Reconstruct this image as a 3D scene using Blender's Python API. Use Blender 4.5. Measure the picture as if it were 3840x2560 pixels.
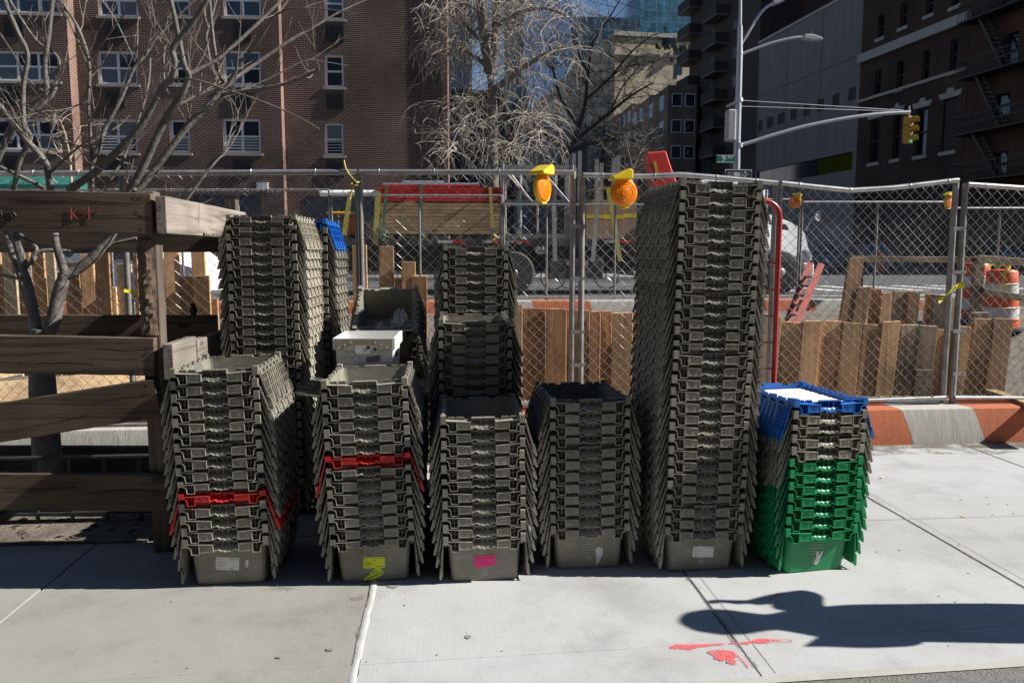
import bpy, math, random
from mathutils import Vector, Matrix
random.seed(7)
scene = bpy.context.scene
for o in list(bpy.data.objects): bpy.data.objects.remove(o)
C = scene.collection
R = math.radians

# ---------------------------------------------------------------- camera
F_PX, HOR, YAW, CAMH = 2960.0, 955.0, 4.6, 1.53          # focal and horizon row in photo pixels
PITCH = math.degrees(math.atan((1280 - HOR) / F_PX))
cam_d = bpy.data.cameras.new('camera'); cam = bpy.data.objects.new('camera', cam_d); C.objects.link(cam)
cam.location = (0, 0, CAMH); cam.rotation_euler = (R(90 - PITCH), 0, R(-YAW))
cam_d.sensor_width = 36; cam_d.lens = 36 * F_PX / 3840; cam_d.clip_end = 6000; cam_d.clip_start = .05
scene.camera = cam
CM = cam.rotation_euler.to_matrix()

# ---------------------------------------------------------------- world, sun, exposure
SUN_AZ, SUN_EL = 5.0, 37.0           # degrees from +X towards the camera side, height
sd = Vector((math.cos(R(SUN_EL)) * math.cos(R(SUN_AZ)), -math.cos(R(SUN_EL)) * math.sin(R(SUN_AZ)), math.sin(R(SUN_EL))))
w = bpy.data.worlds.new('World'); scene.world = w; w.use_nodes = True
nt = w.node_tree; bg = nt.nodes['Background']
sky = nt.nodes.new('ShaderNodeTexSky'); sky.sky_type = 'NISHITA'; sky.sun_disc = False
sky.sun_elevation = R(SUN_EL); sky.sun_rotation = math.atan2(sd.x, sd.y)
sky.air_density = 1.0; sky.dust_density = .05; sky.ozone_density = 4.0
nt.links.new(sky.outputs[0], bg.inputs[0]); bg.inputs[1].default_value = .05
sl = bpy.data.lights.new('sun', 'SUN'); sl.energy = 5.0; sl.angle = R(.5); sl.color = (1, .955, .88)
so = bpy.data.objects.new('sun', sl); C.objects.link(so); so.location = sd * 60
so.rotation_euler = (-sd).to_track_quat('-Z', 'Y').to_euler()
vs = scene.view_settings; vs.view_transform = 'Standard'; vs.look = 'None'; vs.exposure = .8; vs.gamma = 1
vs.use_curve_mapping = False
scene.render.engine = 'CYCLES'

# ---------------------------------------------------------------- photo pixel (2352 wide) to world
K = 3840 / 2352
def ray(u, v):
    return CM @ Vector(((u * K - 1920) / F_PX, -(v * K - 1280) / F_PX, -1))
def at(u, v, Y):                       # on the plane y = Y
    d = ray(u, v); return Vector((0, 0, CAMH)) + d * (Y / d.y)
def gr(u, v, z=0.0):                   # on the level z
    d = ray(u, v); return Vector((0, 0, CAMH)) + d * ((z - CAMH) / d.z)

# ---------------------------------------------------------------- mesh helper
class MB:
    def __init__(s): s.v = []; s.f = []; s.m = []
    def add(s, vs, fs, mi=0):
        b = len(s.v); s.v += [tuple(p) for p in vs]
        for f in fs: s.f.append(tuple(b + i for i in f)); s.m.append(mi)
    def bx(s, x0, x1, y0, y1, z0, z1, mi=0):
        s.add([(x0,y0,z0),(x1,y0,z0),(x1,y1,z0),(x0,y1,z0),(x0,y0,z1),(x1,y0,z1),(x1,y1,z1),(x0,y1,z1)],
              [(0,3,2,1),(4,5,6,7),(0,1,5,4),(1,2,6,5),(2,3,7,6),(3,0,4,7)], mi)
    def bar(s, a, b, w, h, up=(0,0,1), mi=0):      # box beam from a to b, w sideways, h along up
        a = Vector(a); b = Vector(b); d = (b - a).normalized(); up = Vector(up)
        sx = d.cross(up); sx = sx.normalized() if sx.length > 1e-6 else Vector((1,0,0)); uz = sx.cross(d)
        vs = []
        for p in (a, b):
            for i, j in ((-1,-1),(1,-1),(1,1),(-1,1)): vs.append(p + sx * w/2 * i + uz * h/2 * j)
        s.add(vs, [(0,1,2,3),(7,6,5,4),(0,4,5,1),(1,5,6,2),(2,6,7,3),(3,7,4,0)], mi)
    def tube(s, pts, r, n=6, cap=True, mi=0):
        pts = [Vector(p) for p in pts]; L = len(pts)
        if not hasattr(r, '__len__'): r = [r] * L
        b = len(s.v); ref = None
        for i, p in enumerate(pts):
            d = (pts[min(i+1, L-1)] - pts[max(i-1, 0)])
            if d.length < 1e-9: d = Vector((0,0,1))
            d.normalize()
            if ref is None: ref = Vector((0,0,1)) if abs(d.z) < .9 else Vector((1,0,0))
            a = d.cross(ref)
            if a.length < 1e-4: ref = Vector((1,0,0)) if abs(d.x) < .9 else Vector((0,1,0)); a = d.cross(ref)
            a.normalize(); c = d.cross(a); ref = -c if False else ref
            for k in range(n):
                t = 2 * math.pi * k / n
                s.v.append(tuple(p + (a * math.cos(t) + c * math.sin(t)) * r[i]))
        for i in range(L - 1):
            for k in range(n):
                s.f.append((b+i*n+k, b+i*n+(k+1)%n, b+(i+1)*n+(k+1)%n, b+(i+1)*n+k)); s.m.append(mi)
        if cap:
            s.f.append(tuple(b + k for k in range(n))[::-1]); s.m.append(mi)
            s.f.append(tuple(b + (L-1)*n + k for k in range(n))); s.m.append(mi)
    def prism(s, poly, a, b, ax='y', mi=0):         # polygon extruded along an axis
        n = len(poly)
        def q(p, t): return {'y': (p[0], t, p[1]), 'x': (t, p[0], p[1]), 'z': (p[0], p[1], t)}[ax]
        s.add([q(p, a) for p in poly] + [q(p, b) for p in poly],
              [tuple(range(n)), tuple(range(2*n-1, n-1, -1))] + [(i, n+i, n+(i+1)%n, (i+1)%n) for i in range(n)], mi)
    def lathe(s, prof, c=(0,0,0), n=16, axis='z', mi=0):   # prof: (radius, along)
        b = len(s.v); c = Vector(c)
        for r, h in prof:
            for k in range(n):
                t = 2*math.pi*k/n; x, y = r*math.cos(t), r*math.sin(t)
                s.v.append(tuple(c + Vector({'z': (x, y, h), 'y': (x, h, y), 'x': (h, x, y)}[axis])))
        for i in range(len(prof)-1):
            for k in range(n):
                s.f.append((b+i*n+k, b+i*n+(k+1)%n, b+(i+1)*n+(k+1)%n, b+(i+1)*n+k)); s.m.append(mi)
        s.f.append(tuple(b+k for k in range(n))[::-1]); s.m.append(mi)
        s.f.append(tuple(b+(len(prof)-1)*n+k for k in range(n))); s.m.append(mi)
    def xf(s, M):
        s.v = [tuple(M @ Vector(p)) for p in s.v]; return s
    def mesh(s, name, mats, smooth=False):
        me = bpy.data.meshes.new(name); me.from_pydata(s.v, [], s.f)
        for m in (mats if isinstance(mats, (list, tuple)) else [mats]): me.materials.append(m)
        for p, mi in zip(me.polygons, s.m): p.material_index = mi; p.use_smooth = smooth
        me.update()
        import bmesh
        bm = bmesh.new(); bm.from_mesh(me); bmesh.ops.recalc_face_normals(bm, faces=bm.faces); bm.to_mesh(me); bm.free()
        if smooth:
            try: me.set_sharp_from_angle(angle=R(40))
            except Exception: pass
        return me
    def build(s, name, mats, parent=None, smooth=False, loc=None, rot=None):
        return link(name, s.mesh(name, mats, smooth), parent, loc, rot)
def link(name, me, parent=None, loc=None, rot=None):
    o = bpy.data.objects.new(name, me); C.objects.link(o)
    if parent: o.parent = parent
    if loc is not None: o.location = loc
    if rot is not None: o.rotation_euler = rot
    return o
def tag(o, label=None, cat=None, group=None, kind=None):
    if label: o['label'] = label
    if cat: o['category'] = cat
    if group: o['group'] = group
    if kind: o['kind'] = kind
    return o
def thing(name, label, cat, loc=(0,0,0), rz=0, group=None):
    o = bpy.data.objects.new(name, None); C.objects.link(o); o.location = loc; o.rotation_euler = (0,0,rz)
    o.empty_display_size = .1
    return tag(o, label, cat, group)
def text_geo(txt, size, ext=.0004, align='CENTER', bold=0.0):
    cu = bpy.data.curves.new('t', 'FONT'); cu.body = txt; cu.size = size; cu.extrude = ext; cu.align_x = align; cu.align_y = 'CENTER'
    cu.resolution_u = 2; cu.offset = bold
    o = bpy.data.objects.new('t', cu); C.objects.link(o)
    dg = bpy.context.evaluated_depsgraph_get(); me = o.evaluated_get(dg).to_mesh()
    vs = [tuple(v.co) for v in me.vertices]; fs = [tuple(p.vertices) for p in me.polygons]
    o.evaluated_get(dg).to_mesh_clear(); bpy.data.objects.remove(o); bpy.data.curves.remove(cu)
    return vs, fs
def add_text(mb, txt, size, M, ext=.0004, mi=0, align='CENTER', bold=0.0):
    vs, fs = text_geo(txt, size, ext, align, bold); mb.add([M @ Vector(p) for p in vs], fs, mi)
def front_M(x, y, z, ry=0.0):          # text standing upright, read from -y
    return Matrix.Translation((x, y, z)) @ Matrix.Rotation(ry, 4, 'Y') @ Matrix.Rotation(R(90), 4, 'X')

# ---------------------------------------------------------------- materials
MATS = {}
def nodes(name):
    m = bpy.data.materials.new(name); m.use_nodes = True
    n = m.node_tree.nodes; b = n['Principled BSDF']; MATS[name] = m
    return m, n, m.node_tree.links, b
def ramp(n, stops):
    r = n.new('ShaderNodeValToRGB'); e = r.color_ramp.elements
    while len(e) < len(stops): e.new(.5)
    for k, (p, c) in enumerate(stops): e[k].position = p; e[k].color = (*c, 1) if len(c) == 3 else c
    return r
def mat(name, c, rough=.6, c2=None, scale=6, metal=0, bump=.0, bscale=60, detail=5, rnd=0.0, spec=.5, stretch=(1,1,1), lo=.35, hi=.7, trans=0, coat=0, emit=0):
    m, n, l, b = nodes(name)
    b.inputs['Roughness'].default_value = rough; b.inputs['Metallic'].default_value = metal
    b.inputs['Specular IOR Level'].default_value = spec
    if coat: b.inputs['Coat Weight'].default_value = coat; b.inputs['Coat Roughness'].default_value = .08
    if trans: b.inputs['Transmission Weight'].default_value = trans
    tc = n.new('ShaderNodeTexCoord'); mp = n.new('ShaderNodeMapping'); mp.inputs['Scale'].default_value = stretch
    oi = n.new('ShaderNodeObjectInfo'); va = n.new('ShaderNodeVectorMath'); va.operation = 'MULTIPLY_ADD'
    cx = n.new('ShaderNodeCombineXYZ')
    for k in range(3): l.new(oi.outputs['Random'], cx.inputs[k])
    l.new(cx.outputs[0], va.inputs[0]); va.inputs[1].default_value = (37, 53, 71); l.new(tc.outputs['Object'], va.inputs[2])
    l.new(va.outputs[0], mp.inputs[0])
    no = n.new('ShaderNodeTexNoise'); no.inputs['Scale'].default_value = scale; no.inputs['Detail'].default_value = detail
    no.inputs['Roughness'].default_value = .65
    l.new(mp.outputs[0], no.inputs['Vector'])
    c2 = c2 or tuple(x * .75 for x in c)
    rp = ramp(n, [(lo, c2), (hi, c)]); l.new(no.outputs['Fac'], rp.inputs[0]); out = rp.outputs[0]
    if rnd:
        hs = n.new('ShaderNodeHueSaturation'); mr = n.new('ShaderNodeMapRange')
        mr.inputs['To Min'].default_value = 1 - rnd; mr.inputs['To Max'].default_value = 1 + rnd
        l.new(oi.outputs['Random'], mr.inputs[0]); l.new(mr.outputs[0], hs.inputs['Value']); l.new(out, hs.inputs['Color']); out = hs.outputs[0]
    l.new(out, b.inputs['Base Color'])
    if emit: l.new(out, b.inputs['Emission Color']); b.inputs['Emission Strength'].default_value = emit
    if bump:
        nb = n.new('ShaderNodeTexNoise'); nb.inputs['Scale'].default_value = bscale; nb.inputs['Detail'].default_value = 6
        l.new(mp.outputs[0], nb.inputs['Vector'])
        bp = n.new('ShaderNodeBump'); bp.inputs['Strength'].default_value = bump; bp.inputs['Distance'].default_value = .01
        l.new(nb.outputs['Fac'], bp.inputs['Height']); l.new(bp.outputs[0], b.inputs['Normal'])
    return m
def wood(name, c, c2, axis='z', rnd=.18, grain=34, rough=.75, knots=True, bump=.35, dark=None):
    m, n, l, b = nodes(name); b.inputs['Roughness'].default_value = rough; b.inputs['Specular IOR Level'].default_value = .3
    tc = n.new('ShaderNodeTexCoord'); oi = n.new('ShaderNodeObjectInfo'); cx = n.new('ShaderNodeCombineXYZ')
    for k in range(3): l.new(oi.outputs['Random'], cx.inputs[k])
    va = n.new('ShaderNodeVectorMath'); va.operation = 'MULTIPLY_ADD'; l.new(cx.outputs[0], va.inputs[0])
    va.inputs[1].default_value = (17, 29, 41); l.new(tc.outputs['Object'], va.inputs[2])
    mp = n.new('ShaderNodeMapping'); s = [grain] * 3; s['xyz'.index(axis)] = grain * .045; mp.inputs['Scale'].default_value = s
    l.new(va.outputs[0], mp.inputs[0])
    no = n.new('ShaderNodeTexNoise'); no.inputs['Scale'].default_value = 1; no.inputs['Detail'].default_value = 7; no.inputs['Distortion'].default_value = .9
    l.new(mp.outputs[0], no.inputs['Vector'])
    rp = ramp(n, [(.3, c2), (.5, c), (.72, tuple(min(1, x * 1.18) for x in c))]); l.new(no.outputs['Fac'], rp.inputs[0])
    big = n.new('ShaderNodeTexNoise'); big.inputs['Scale'].default_value = 2.3; big.inputs['Detail'].default_value = 4; l.new(va.outputs[0], big.inputs['Vector'])
    br = ramp(n, [(.33, (.50,) * 3), (.65, (1.12,) * 3)]); l.new(big.outputs['Fac'], br.inputs[0])
    mx = n.new('ShaderNodeMix'); mx.data_type = 'RGBA'; mx.blend_type = 'MULTIPLY'; mx.inputs[0].default_value = .8
    l.new(rp.outputs[0], mx.inputs[6]); l.new(br.outputs[0], mx.inputs[7]); out = mx.outputs[2]
    if knots:
        mk = n.new('ShaderNodeMapping'); s = [5.5] * 3; s['xyz'.index(axis)] = 2.2; mk.inputs['Scale'].default_value = s; l.new(va.outputs[0], mk.inputs[0])
        vo = n.new('ShaderNodeTexVoronoi'); l.new(mk.outputs[0], vo.inputs['Vector']); vo.inputs['Scale'].default_value = 1
        kr = ramp(n, [(.05, (.25,) * 3), (.13, (1,) * 3)]); l.new(vo.outputs['Distance'], kr.inputs[0])
        m2 = n.new('ShaderNodeMix'); m2.data_type = 'RGBA'; m2.blend_type = 'MULTIPLY'; m2.inputs[0].default_value = .8
        l.new(out, m2.inputs[6]); l.new(kr.outputs[0], m2.inputs[7]); out = m2.outputs[2]
    hs = n.new('ShaderNodeHueSaturation'); mr = n.new('ShaderNodeMapRange'); mr.inputs['To Min'].default_value = 1 - rnd; mr.inputs['To Max'].default_value = 1 + rnd
    l.new(oi.outputs['Random'], mr.inputs[0]); l.new(mr.outputs[0], hs.inputs['Value']); l.new(out, hs.inputs['Color'])
    l.new(hs.outputs[0], b.inputs['Base Color'])
    bp = n.new('ShaderNodeBump'); bp.inputs['Strength'].default_value = bump; bp.inputs['Distance'].default_value = .004
    l.new(no.outputs['Fac'], bp.inputs['Height']); l.new(bp.outputs[0], b.inputs['Normal'])
    return m
def brick(name, c1, c2, mortar, bw=.213, rh=.075, ms=.011, rough=.85):
    m, n, l, b = nodes(name); b.inputs['Roughness'].default_value = rough; b.inputs['Specular IOR Level'].default_value = .2
    tc = n.new('ShaderNodeTexCoord'); sp = n.new('ShaderNodeSeparateXYZ'); l.new(tc.outputs['Object'], sp.inputs[0])
    ad = n.new('ShaderNodeMath'); l.new(sp.outputs[0], ad.inputs[0]); l.new(sp.outputs[1], ad.inputs[1])
    cb = n.new('ShaderNodeCombineXYZ'); l.new(ad.outputs[0], cb.inputs[0]); l.new(sp.outputs[2], cb.inputs[1])
    bt = n.new('ShaderNodeTexBrick'); l.new(cb.outputs[0], bt.inputs['Vector'])
    bt.inputs['Scale'].default_value = 1; bt.inputs['Brick Width'].default_value = bw; bt.inputs['Row Height'].default_value = rh
    bt.inputs['Mortar Size'].default_value = ms; bt.inputs['Mortar Smooth'].default_value = .3; bt.inputs['Bias'].default_value = -.1
    bt.inputs['Color1'].default_value = (*c1, 1); bt.inputs['Color2'].default_value = (*c2, 1); bt.inputs['Mortar'].default_value = (*mortar, 1)
    no = n.new('ShaderNodeTexNoise'); no.inputs['Scale'].default_value = .35; no.inputs['Detail'].default_value = 6; l.new(tc.outputs['Object'], no.inputs['Vector'])
    br = ramp(n, [(.32, (.52,) * 3), (.68, (1.16,) * 3)]); l.new(no.outputs['Fac'], br.inputs[0])  # broad random tone, range widened to imitate shadow streaks on the facade
    mx = n.new('ShaderNodeMix'); mx.data_type = 'RGBA'; mx.blend_type = 'MULTIPLY'; mx.inputs[0].default_value = 1
    l.new(bt.outputs['Color'], mx.inputs[6]); l.new(br.outputs[0], mx.inputs[7]); l.new(mx.outputs[2], b.inputs['Base Color'])
    bp = n.new('ShaderNodeBump'); bp.inputs['Strength'].default_value = .5; bp.inputs['Distance'].default_value = .012; bp.invert = True
    l.new(bt.outputs['Fac'], bp.inputs['Height']); l.new(bp.outputs[0], b.inputs['Normal'])
    return m
def slab_mat(name, c, rough=.85):
    m, n, l, b = nodes(name); b.inputs['Roughness'].default_value = rough; b.inputs['Specular IOR Level'].default_value = .25
    tc = n.new('ShaderNodeTexCoord')
    n1 = n.new('ShaderNodeTexNoise'); n1.inputs['Scale'].default_value = 2.2; n1.inputs['Detail'].default_value = 9; n1.inputs['Roughness'].default_value = .7; l.new(tc.outputs['Object'], n1.inputs['Vector'])
    r1 = ramp(n, [(.32, tuple(x * .80 for x in c)), (.5, c), (.7, tuple(x * 1.08 for x in c))]); l.new(n1.outputs['Fac'], r1.inputs[0])
    vo = n.new('ShaderNodeTexVoronoi'); vo.inputs['Scale'].default_value = 46; l.new(tc.outputs['Object'], vo.inputs['Vector'])
    rv = ramp(n, [(.0, (.38, .38, .40)), (.10, (.5,) * 3), (.16, (1,) * 3)]); l.new(vo.outputs['Distance'], rv.inputs[0])
    n2 = n.new('ShaderNodeTexNoise'); n2.inputs['Scale'].default_value = 7; n2.inputs['Detail'].default_value = 3; l.new(tc.outputs['Object'], n2.inputs['Vector'])
    r2 = ramp(n, [(.56, (0,) * 3), (.64, (1,) * 3)]); l.new(n2.outputs['Fac'], r2.inputs[0])
    m1 = n.new('ShaderNodeMix'); m1.data_type = 'RGBA'; m1.blend_type = 'MULTIPLY'; l.new(r2.outputs[0], m1.inputs[0]); l.new(r1.outputs[0], m1.inputs[6]); l.new(rv.outputs[0], m1.inputs[7])
    # irregular old stains
    n3 = n.new('ShaderNodeTexNoise'); n3.inputs['Scale'].default_value = .9; n3.inputs['Detail'].default_value = 8; n3.inputs['Distortion'].default_value = .6; l.new(tc.outputs['Object'], n3.inputs['Vector'])
    r3 = ramp(n, [(.36, (.88, .865, .845)), (.5, (1,) * 3)]); l.new(n3.outputs['Fac'], r3.inputs[0])
    m2 = n.new('ShaderNodeMix'); m2.data_type = 'RGBA'; m2.blend_type = 'MULTIPLY'; m2.inputs[0].default_value = 1; l.new(m1.outputs[2], m2.inputs[6]); l.new(r3.outputs[0], m2.inputs[7])
    l.new(m2.outputs[2], b.inputs['Base Color'])
    mp = n.new('ShaderNodeMapping'); mp.inputs['Scale'].default_value = (210, 2.5, 30); l.new(tc.outputs['Object'], mp.inputs[0])
    nb = n.new('ShaderNodeTexNoise'); nb.inputs['Scale'].default_value = 1; nb.inputs['Detail'].default_value = 3; l.new(mp.outputs[0], nb.inputs['Vector'])
    nf = n.new('ShaderNodeTexNoise'); nf.inputs['Scale'].default_value = 160; nf.inputs['Detail'].default_value = 4; l.new(tc.outputs['Object'], nf.inputs['Vector'])
    ma = n.new('ShaderNodeMath'); l.new(nb.outputs['Fac'], ma.inputs[0]); l.new(nf.outputs['Fac'], ma.inputs[1])
    bp = n.new('ShaderNodeBump'); bp.inputs['Strength'].default_value = .25; bp.inputs['Distance'].default_value = .003; l.new(ma.outputs[0], bp.inputs['Height']); l.new(bp.outputs[0], b.inputs['Normal'])
    return m
def glass(name, c, rough=.06, metal=0.0):
    m, n, l, b = nodes(name); b.inputs['Base Color'].default_value = (*c, 1); b.inputs['Roughness'].default_value = rough
    b.inputs['Specular IOR Level'].default_value = .8; b.inputs['Metallic'].default_value = metal
    return m
GREY = mat('plastic_grey', (.245, .232, .19), .5, (.16, .15, .122), 11, bump=.15, bscale=220, rnd=.2, lo=.3, hi=.66)
GREYE = mat('plastic_grey_lit_edge', (.42, .40, .335), .55, (.27, .255, .21), 30, rnd=.15)  # sun caught on rounded rib edges, painted as a paler colour
GREYD = mat('plastic_grey_dusty', (.40, .375, .30), .6, (.27, .25, .20), 14, bump=.1, bscale=200, rnd=.15)
def scuff(m, c, amt=.6):                     # pale scratches and rubbed patches on moulded plastic
    n, l = m.node_tree.nodes, m.node_tree.links; b = n['Principled BSDF']; src = b.inputs['Base Color'].links[0].from_socket; mp = [x for x in n if x.type == 'MAPPING'][0]
    m2 = n.new('ShaderNodeMapping'); m2.inputs['Scale'].default_value = (26, 26, 150); m2.inputs['Rotation'].default_value = (.2, .5, .3); l.new(mp.outputs[0], m2.inputs[0])
    a = n.new('ShaderNodeTexNoise'); a.inputs['Scale'].default_value = 1; a.inputs['Detail'].default_value = 3; l.new(m2.outputs[0], a.inputs['Vector'])
    ra = ramp(n, [(.62, (0, 0, 0)), (.70, (amt,) * 3)]); l.new(a.outputs['Fac'], ra.inputs[0])
    d = n.new('ShaderNodeTexNoise'); d.inputs['Scale'].default_value = 5; d.inputs['Detail'].default_value = 8; d.inputs['Roughness'].default_value = .8; l.new(mp.outputs[0], d.inputs['Vector'])
    rd = ramp(n, [(.52, (0, 0, 0)), (.66, (amt*.6,) * 3)]); l.new(d.outputs['Fac'], rd.inputs[0])
    ad = n.new('ShaderNodeMath'); ad.use_clamp = True; l.new(ra.outputs[0], ad.inputs[0]); l.new(rd.outputs[0], ad.inputs[1])
    mx = n.new('ShaderNodeMix'); mx.data_type = 'RGBA'; l.new(ad.outputs[0], mx.inputs[0]); l.new(src, mx.inputs[6]); mx.inputs[7].default_value = (*c, 1); l.new(mx.outputs[2], b.inputs['Base Color'])
    return m
scuff(GREY, (.40, .375, .32)); scuff(GREYD, (.50, .42, .30), .8)
BLUE = mat('plastic_blue', (.012, .14, .50), .42, (.01, .105, .40), 8, bump=.08, bscale=200, rnd=.05)
GREEN = mat('plastic_green', (.008, .27, .09), .42, (.006, .20, .068), 8, bump=.08, bscale=200, rnd=.08)
RED = mat('plastic_red', (.62, .022, .022), .42, (.5, .018, .018), 8, bump=.08, bscale=200)
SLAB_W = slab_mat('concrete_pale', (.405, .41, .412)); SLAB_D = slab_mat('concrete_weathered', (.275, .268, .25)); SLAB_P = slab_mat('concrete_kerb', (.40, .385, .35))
CAULK = mat('joint_caulk', (.52, .52, .51), .7, (.40, .40, .39), 14, bump=.25, bscale=50)
GRIME = mat('joint_grime', (.10, .09, .08), .9, (.22, .19, .16), 60)
ASPH = mat('asphalt', (.10, .10, .105), .9, (.05, .05, .052), 60, bump=.8, bscale=140)
ASPHN = mat('asphalt_pale', (.20, .19, .175), .9, (.12, .115, .105), 45, bump=.8, bscale=90)
SOIL = mat('soil', (.21, .175, .14), .95, (.08, .065, .05), 9, bump=1, bscale=50, detail=10)
GALV = mat('galvanised', (.52, .53, .54), .42, (.34, .33, .32), 12, metal=.75, bump=.05, rnd=.08)
GALVD = mat('galvanised_dull', (.33, .33, .33), .55, (.19, .17, .15), 9, metal=.5, bump=.05, rnd=.1)
WIRE = mat('chain_wire', (.52, .52, .51), .45, (.34, .34, .33), 20, metal=.6)
BLACK = mat('black_paint', (.018, .018, .02), .45, (.03, .03, .03), 12)
RUBBER = mat('rubber', (.028, .028, .028), .8, (.05, .048, .045), 30, bump=.2, bscale=80)
WHITE = mat('white_paint', (.86, .86, .85), .3, (.80, .80, .79), 3, coat=.5)
PAPERW = mat('paper_white', (.74, .73, .71), .6, (.66, .65, .63), 20)
PAPERY = mat('paper_yellow', (.70, .78, .02), .55, (.62, .70, .02), 20)
PAPERP = mat('paper_pink', (.90, .03, .26), .55, (.85, .03, .22), 20)
INK = mat('ink', (.02, .02, .02), .6)
PRINT = mat('print_white', (.55, .55, .52), .6, (.3, .3, .28), 60)
# ================================================================ ground and sidewalk
YB = 6.0                                                        # front of the painted kerb under the fence
mb = MB(); prof = [(-400, -.03), (YB + .1, -.03), (YB + .12, .245), (7.05, .245), (7.3, .16), (7.45, -.9), (10.2, -.9), (12.0, .32), (13.6, .40), (14.55, .58), (40, .58), (3000, .58)]
xs = [-1500, -60, -20, -8, -4, -2, 0, 2, 4, 8, 20, 60, 1500]
mb.add([(x, y, (.245 if x < -1 and 7 < y < 10.5 else z) + (random.uniform(-.02, .02) if 6.2 < y < 13 and abs(x) < 20 else 0)) for y, z in prof for x in xs],
       [(j*len(xs)+i, j*len(xs)+i+1, (j+1)*len(xs)+i+1, (j+1)*len(xs)+i) for j in range(len(prof)-1) for i in range(len(xs)-1)])
tag(mb.build('ground', SOIL), kind='structure')
J = [gr(116, 1335).x, gr(860, 1340).x, gr(1580, 1325).x, gr(1990, 1140).x]      # long joints, running away from the camera
kl = gr(1760, 1568); kr = gr(2352, 1529)                         # kerb edge against the asphalt
KY = lambda x: kl.y + (kr.y - kl.y) * (x - kl.x) / (kr.x - kl.x)
cy = gr(2150, 1190).y                                             # cross joint at the right
side = MB(); side.add([(-14, KY(-14), -.02), (14, KY(14), -.02), (14, YB + .08, -.02), (-14, YB + .08, -.02)], [(0, 1, 2, 3)])
side = tag(side.build('sidewalk', GRIME), kind='structure')
def slab(x0, x1, y0a, y0b, y1, m, g=.004, dz=0.0):
    mb = MB(); z = dz
    def ring(i, zz): return [(x0+g+i, y0a+i, zz), (x1-g-i, y0b+i, zz), (x1-g-i, y1-g-i, zz), (x0+g+i, y1-g-i, zz)]
    rs = [ring(0, -.018), ring(0, z-.004), ring(.004, z)]
    for k in range(len(rs)-1):
        mb.add(rs[k] + rs[k+1], [(0,1,5,4),(1,2,6,5),(2,3,7,6),(3,0,4,7)])
    mb.add(rs[-1], [(0,1,2,3)])
    return mb.build('slab', m, side)
edges = [J[0]-3.05, J[0]-1.52] + J + [J[3]+1.52, J[3]+3.04, J[3]+4.56]
edges = [J[0]-4.5, J[0]-3.0, J[0]-1.5] + J + [J[3]+1.5, J[3]+3.0, J[3]+4.5]
for i in range(len(edges)-1):
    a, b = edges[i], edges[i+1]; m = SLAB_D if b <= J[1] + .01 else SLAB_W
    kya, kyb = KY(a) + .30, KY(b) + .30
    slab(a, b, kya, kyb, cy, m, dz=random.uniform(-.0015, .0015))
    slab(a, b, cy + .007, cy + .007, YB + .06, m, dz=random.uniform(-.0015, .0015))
    kb = MB(); kb.add([(a+.004, KY(a)+.035, -.018), (b-.004, KY(b)+.035, -.018), (b-.004, kyb-.004, -.018), (a+.004, kya-.004, -.018),
                       (a+.004, KY(a)+.04, .001), (b-.004, KY(b)+.04, .001), (b-.004, kyb-.004, .002), (a+.004, kya-.004, .002)],
                      [(4,5,6,7),(0,1,5,4),(1,2,6,5),(2,3,7,6),(3,0,4,7)])
    kb.build('kerbstone', m, side)
mb = MB(); n = 40; L = []; Rr = []
for k in range(n+1):
    y = KY(J[1]) + .05 + k / n * (YB - KY(J[1]) - .1); wob = .002*math.sin(k*.8) + .0015*math.sin(k*2.1)
    L.append((J[1] - .017 + wob, y)); Rr.append((J[1] + .014 + wob*.6 + random.uniform(-.003, .003), y))
for k in range(n):
    a, b, c, d = L[k], Rr[k], Rr[k+1], L[k+1]
    mb.add([(a[0],a[1],.002),(b[0],b[1],.003),(c[0],c[1],.003),(d[0],d[1],.002),(a[0]+.01,a[1],.006),(b[0]-.008,b[1],.0065),(c[0]-.008,c[1],.0065),(d[0]+.01,d[1],.006)], [(4,5,6,7),(0,4,7,3),(5,1,2,6)])
mb.build('joint_filler', CAULK, side, smooth=True)
# asphalt at the camera's feet
mb = MB(); mb.add([(-14, -6, -.004), (14, -6, -.004), (14, KY(14)+.03, -.004), (-14, KY(-14)+.03, -.004)], [(0,1,2,3)])
tag(mb.build('road', ASPHN), kind='structure')
mb = MB(); mb.add([(-14, KY(-14)+.0, .0), (14, KY(14)+.0, .0), (14, KY(14)+.045, .001), (-14, KY(-14)+.045, .001)], [(0,1,2,3)])
mb.build('kerb_face', SLAB_P, side)
# far roadway beyond the dig
mb = MB(); mb.add([(-90, 14.6, .60), (90, 14.6, .60), (90, 28.4, .60), (-90, 28.4, .60)], [(0,1,2,3)]); mb.add([(7, 28.4, .60), (26, 28.4, .60), (16, 300, .60), (-30, 300, .60)], [(0,1,2,3)])
far_road = tag(mb.build('avenue', ASPH), kind='structure')
ROADP = mat('road_paint', (.62, .62, .60), .7, (.4, .4, .39), 25)
for k in range(7):
    mb = MB(); x = 8.6 + k*1.15; mb.add([(x, 19.6, .605), (x+.5, 19.6, .605), (x+.5, 23.0, .605), (x, 23.0, .605)], [(0,1,2,3)]); mb.build('crosswalk_bar', ROADP, far_road)
for k in range(3):
    mb = MB(); y = 16.2 + 4*k; mb.add([(-30, y, .605), (8, y, .605), (8, y+.12, .605), (-30, y+.12, .605)], [(0,1,2,3)]); mb.build('lane_line', ROADP, far_road)
mb = MB(); mb.bx(-60, 7, 28.4, 34, .58, .73); tag(mb.build('far_sidewalk', SLAB_D), kind='structure')

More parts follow.
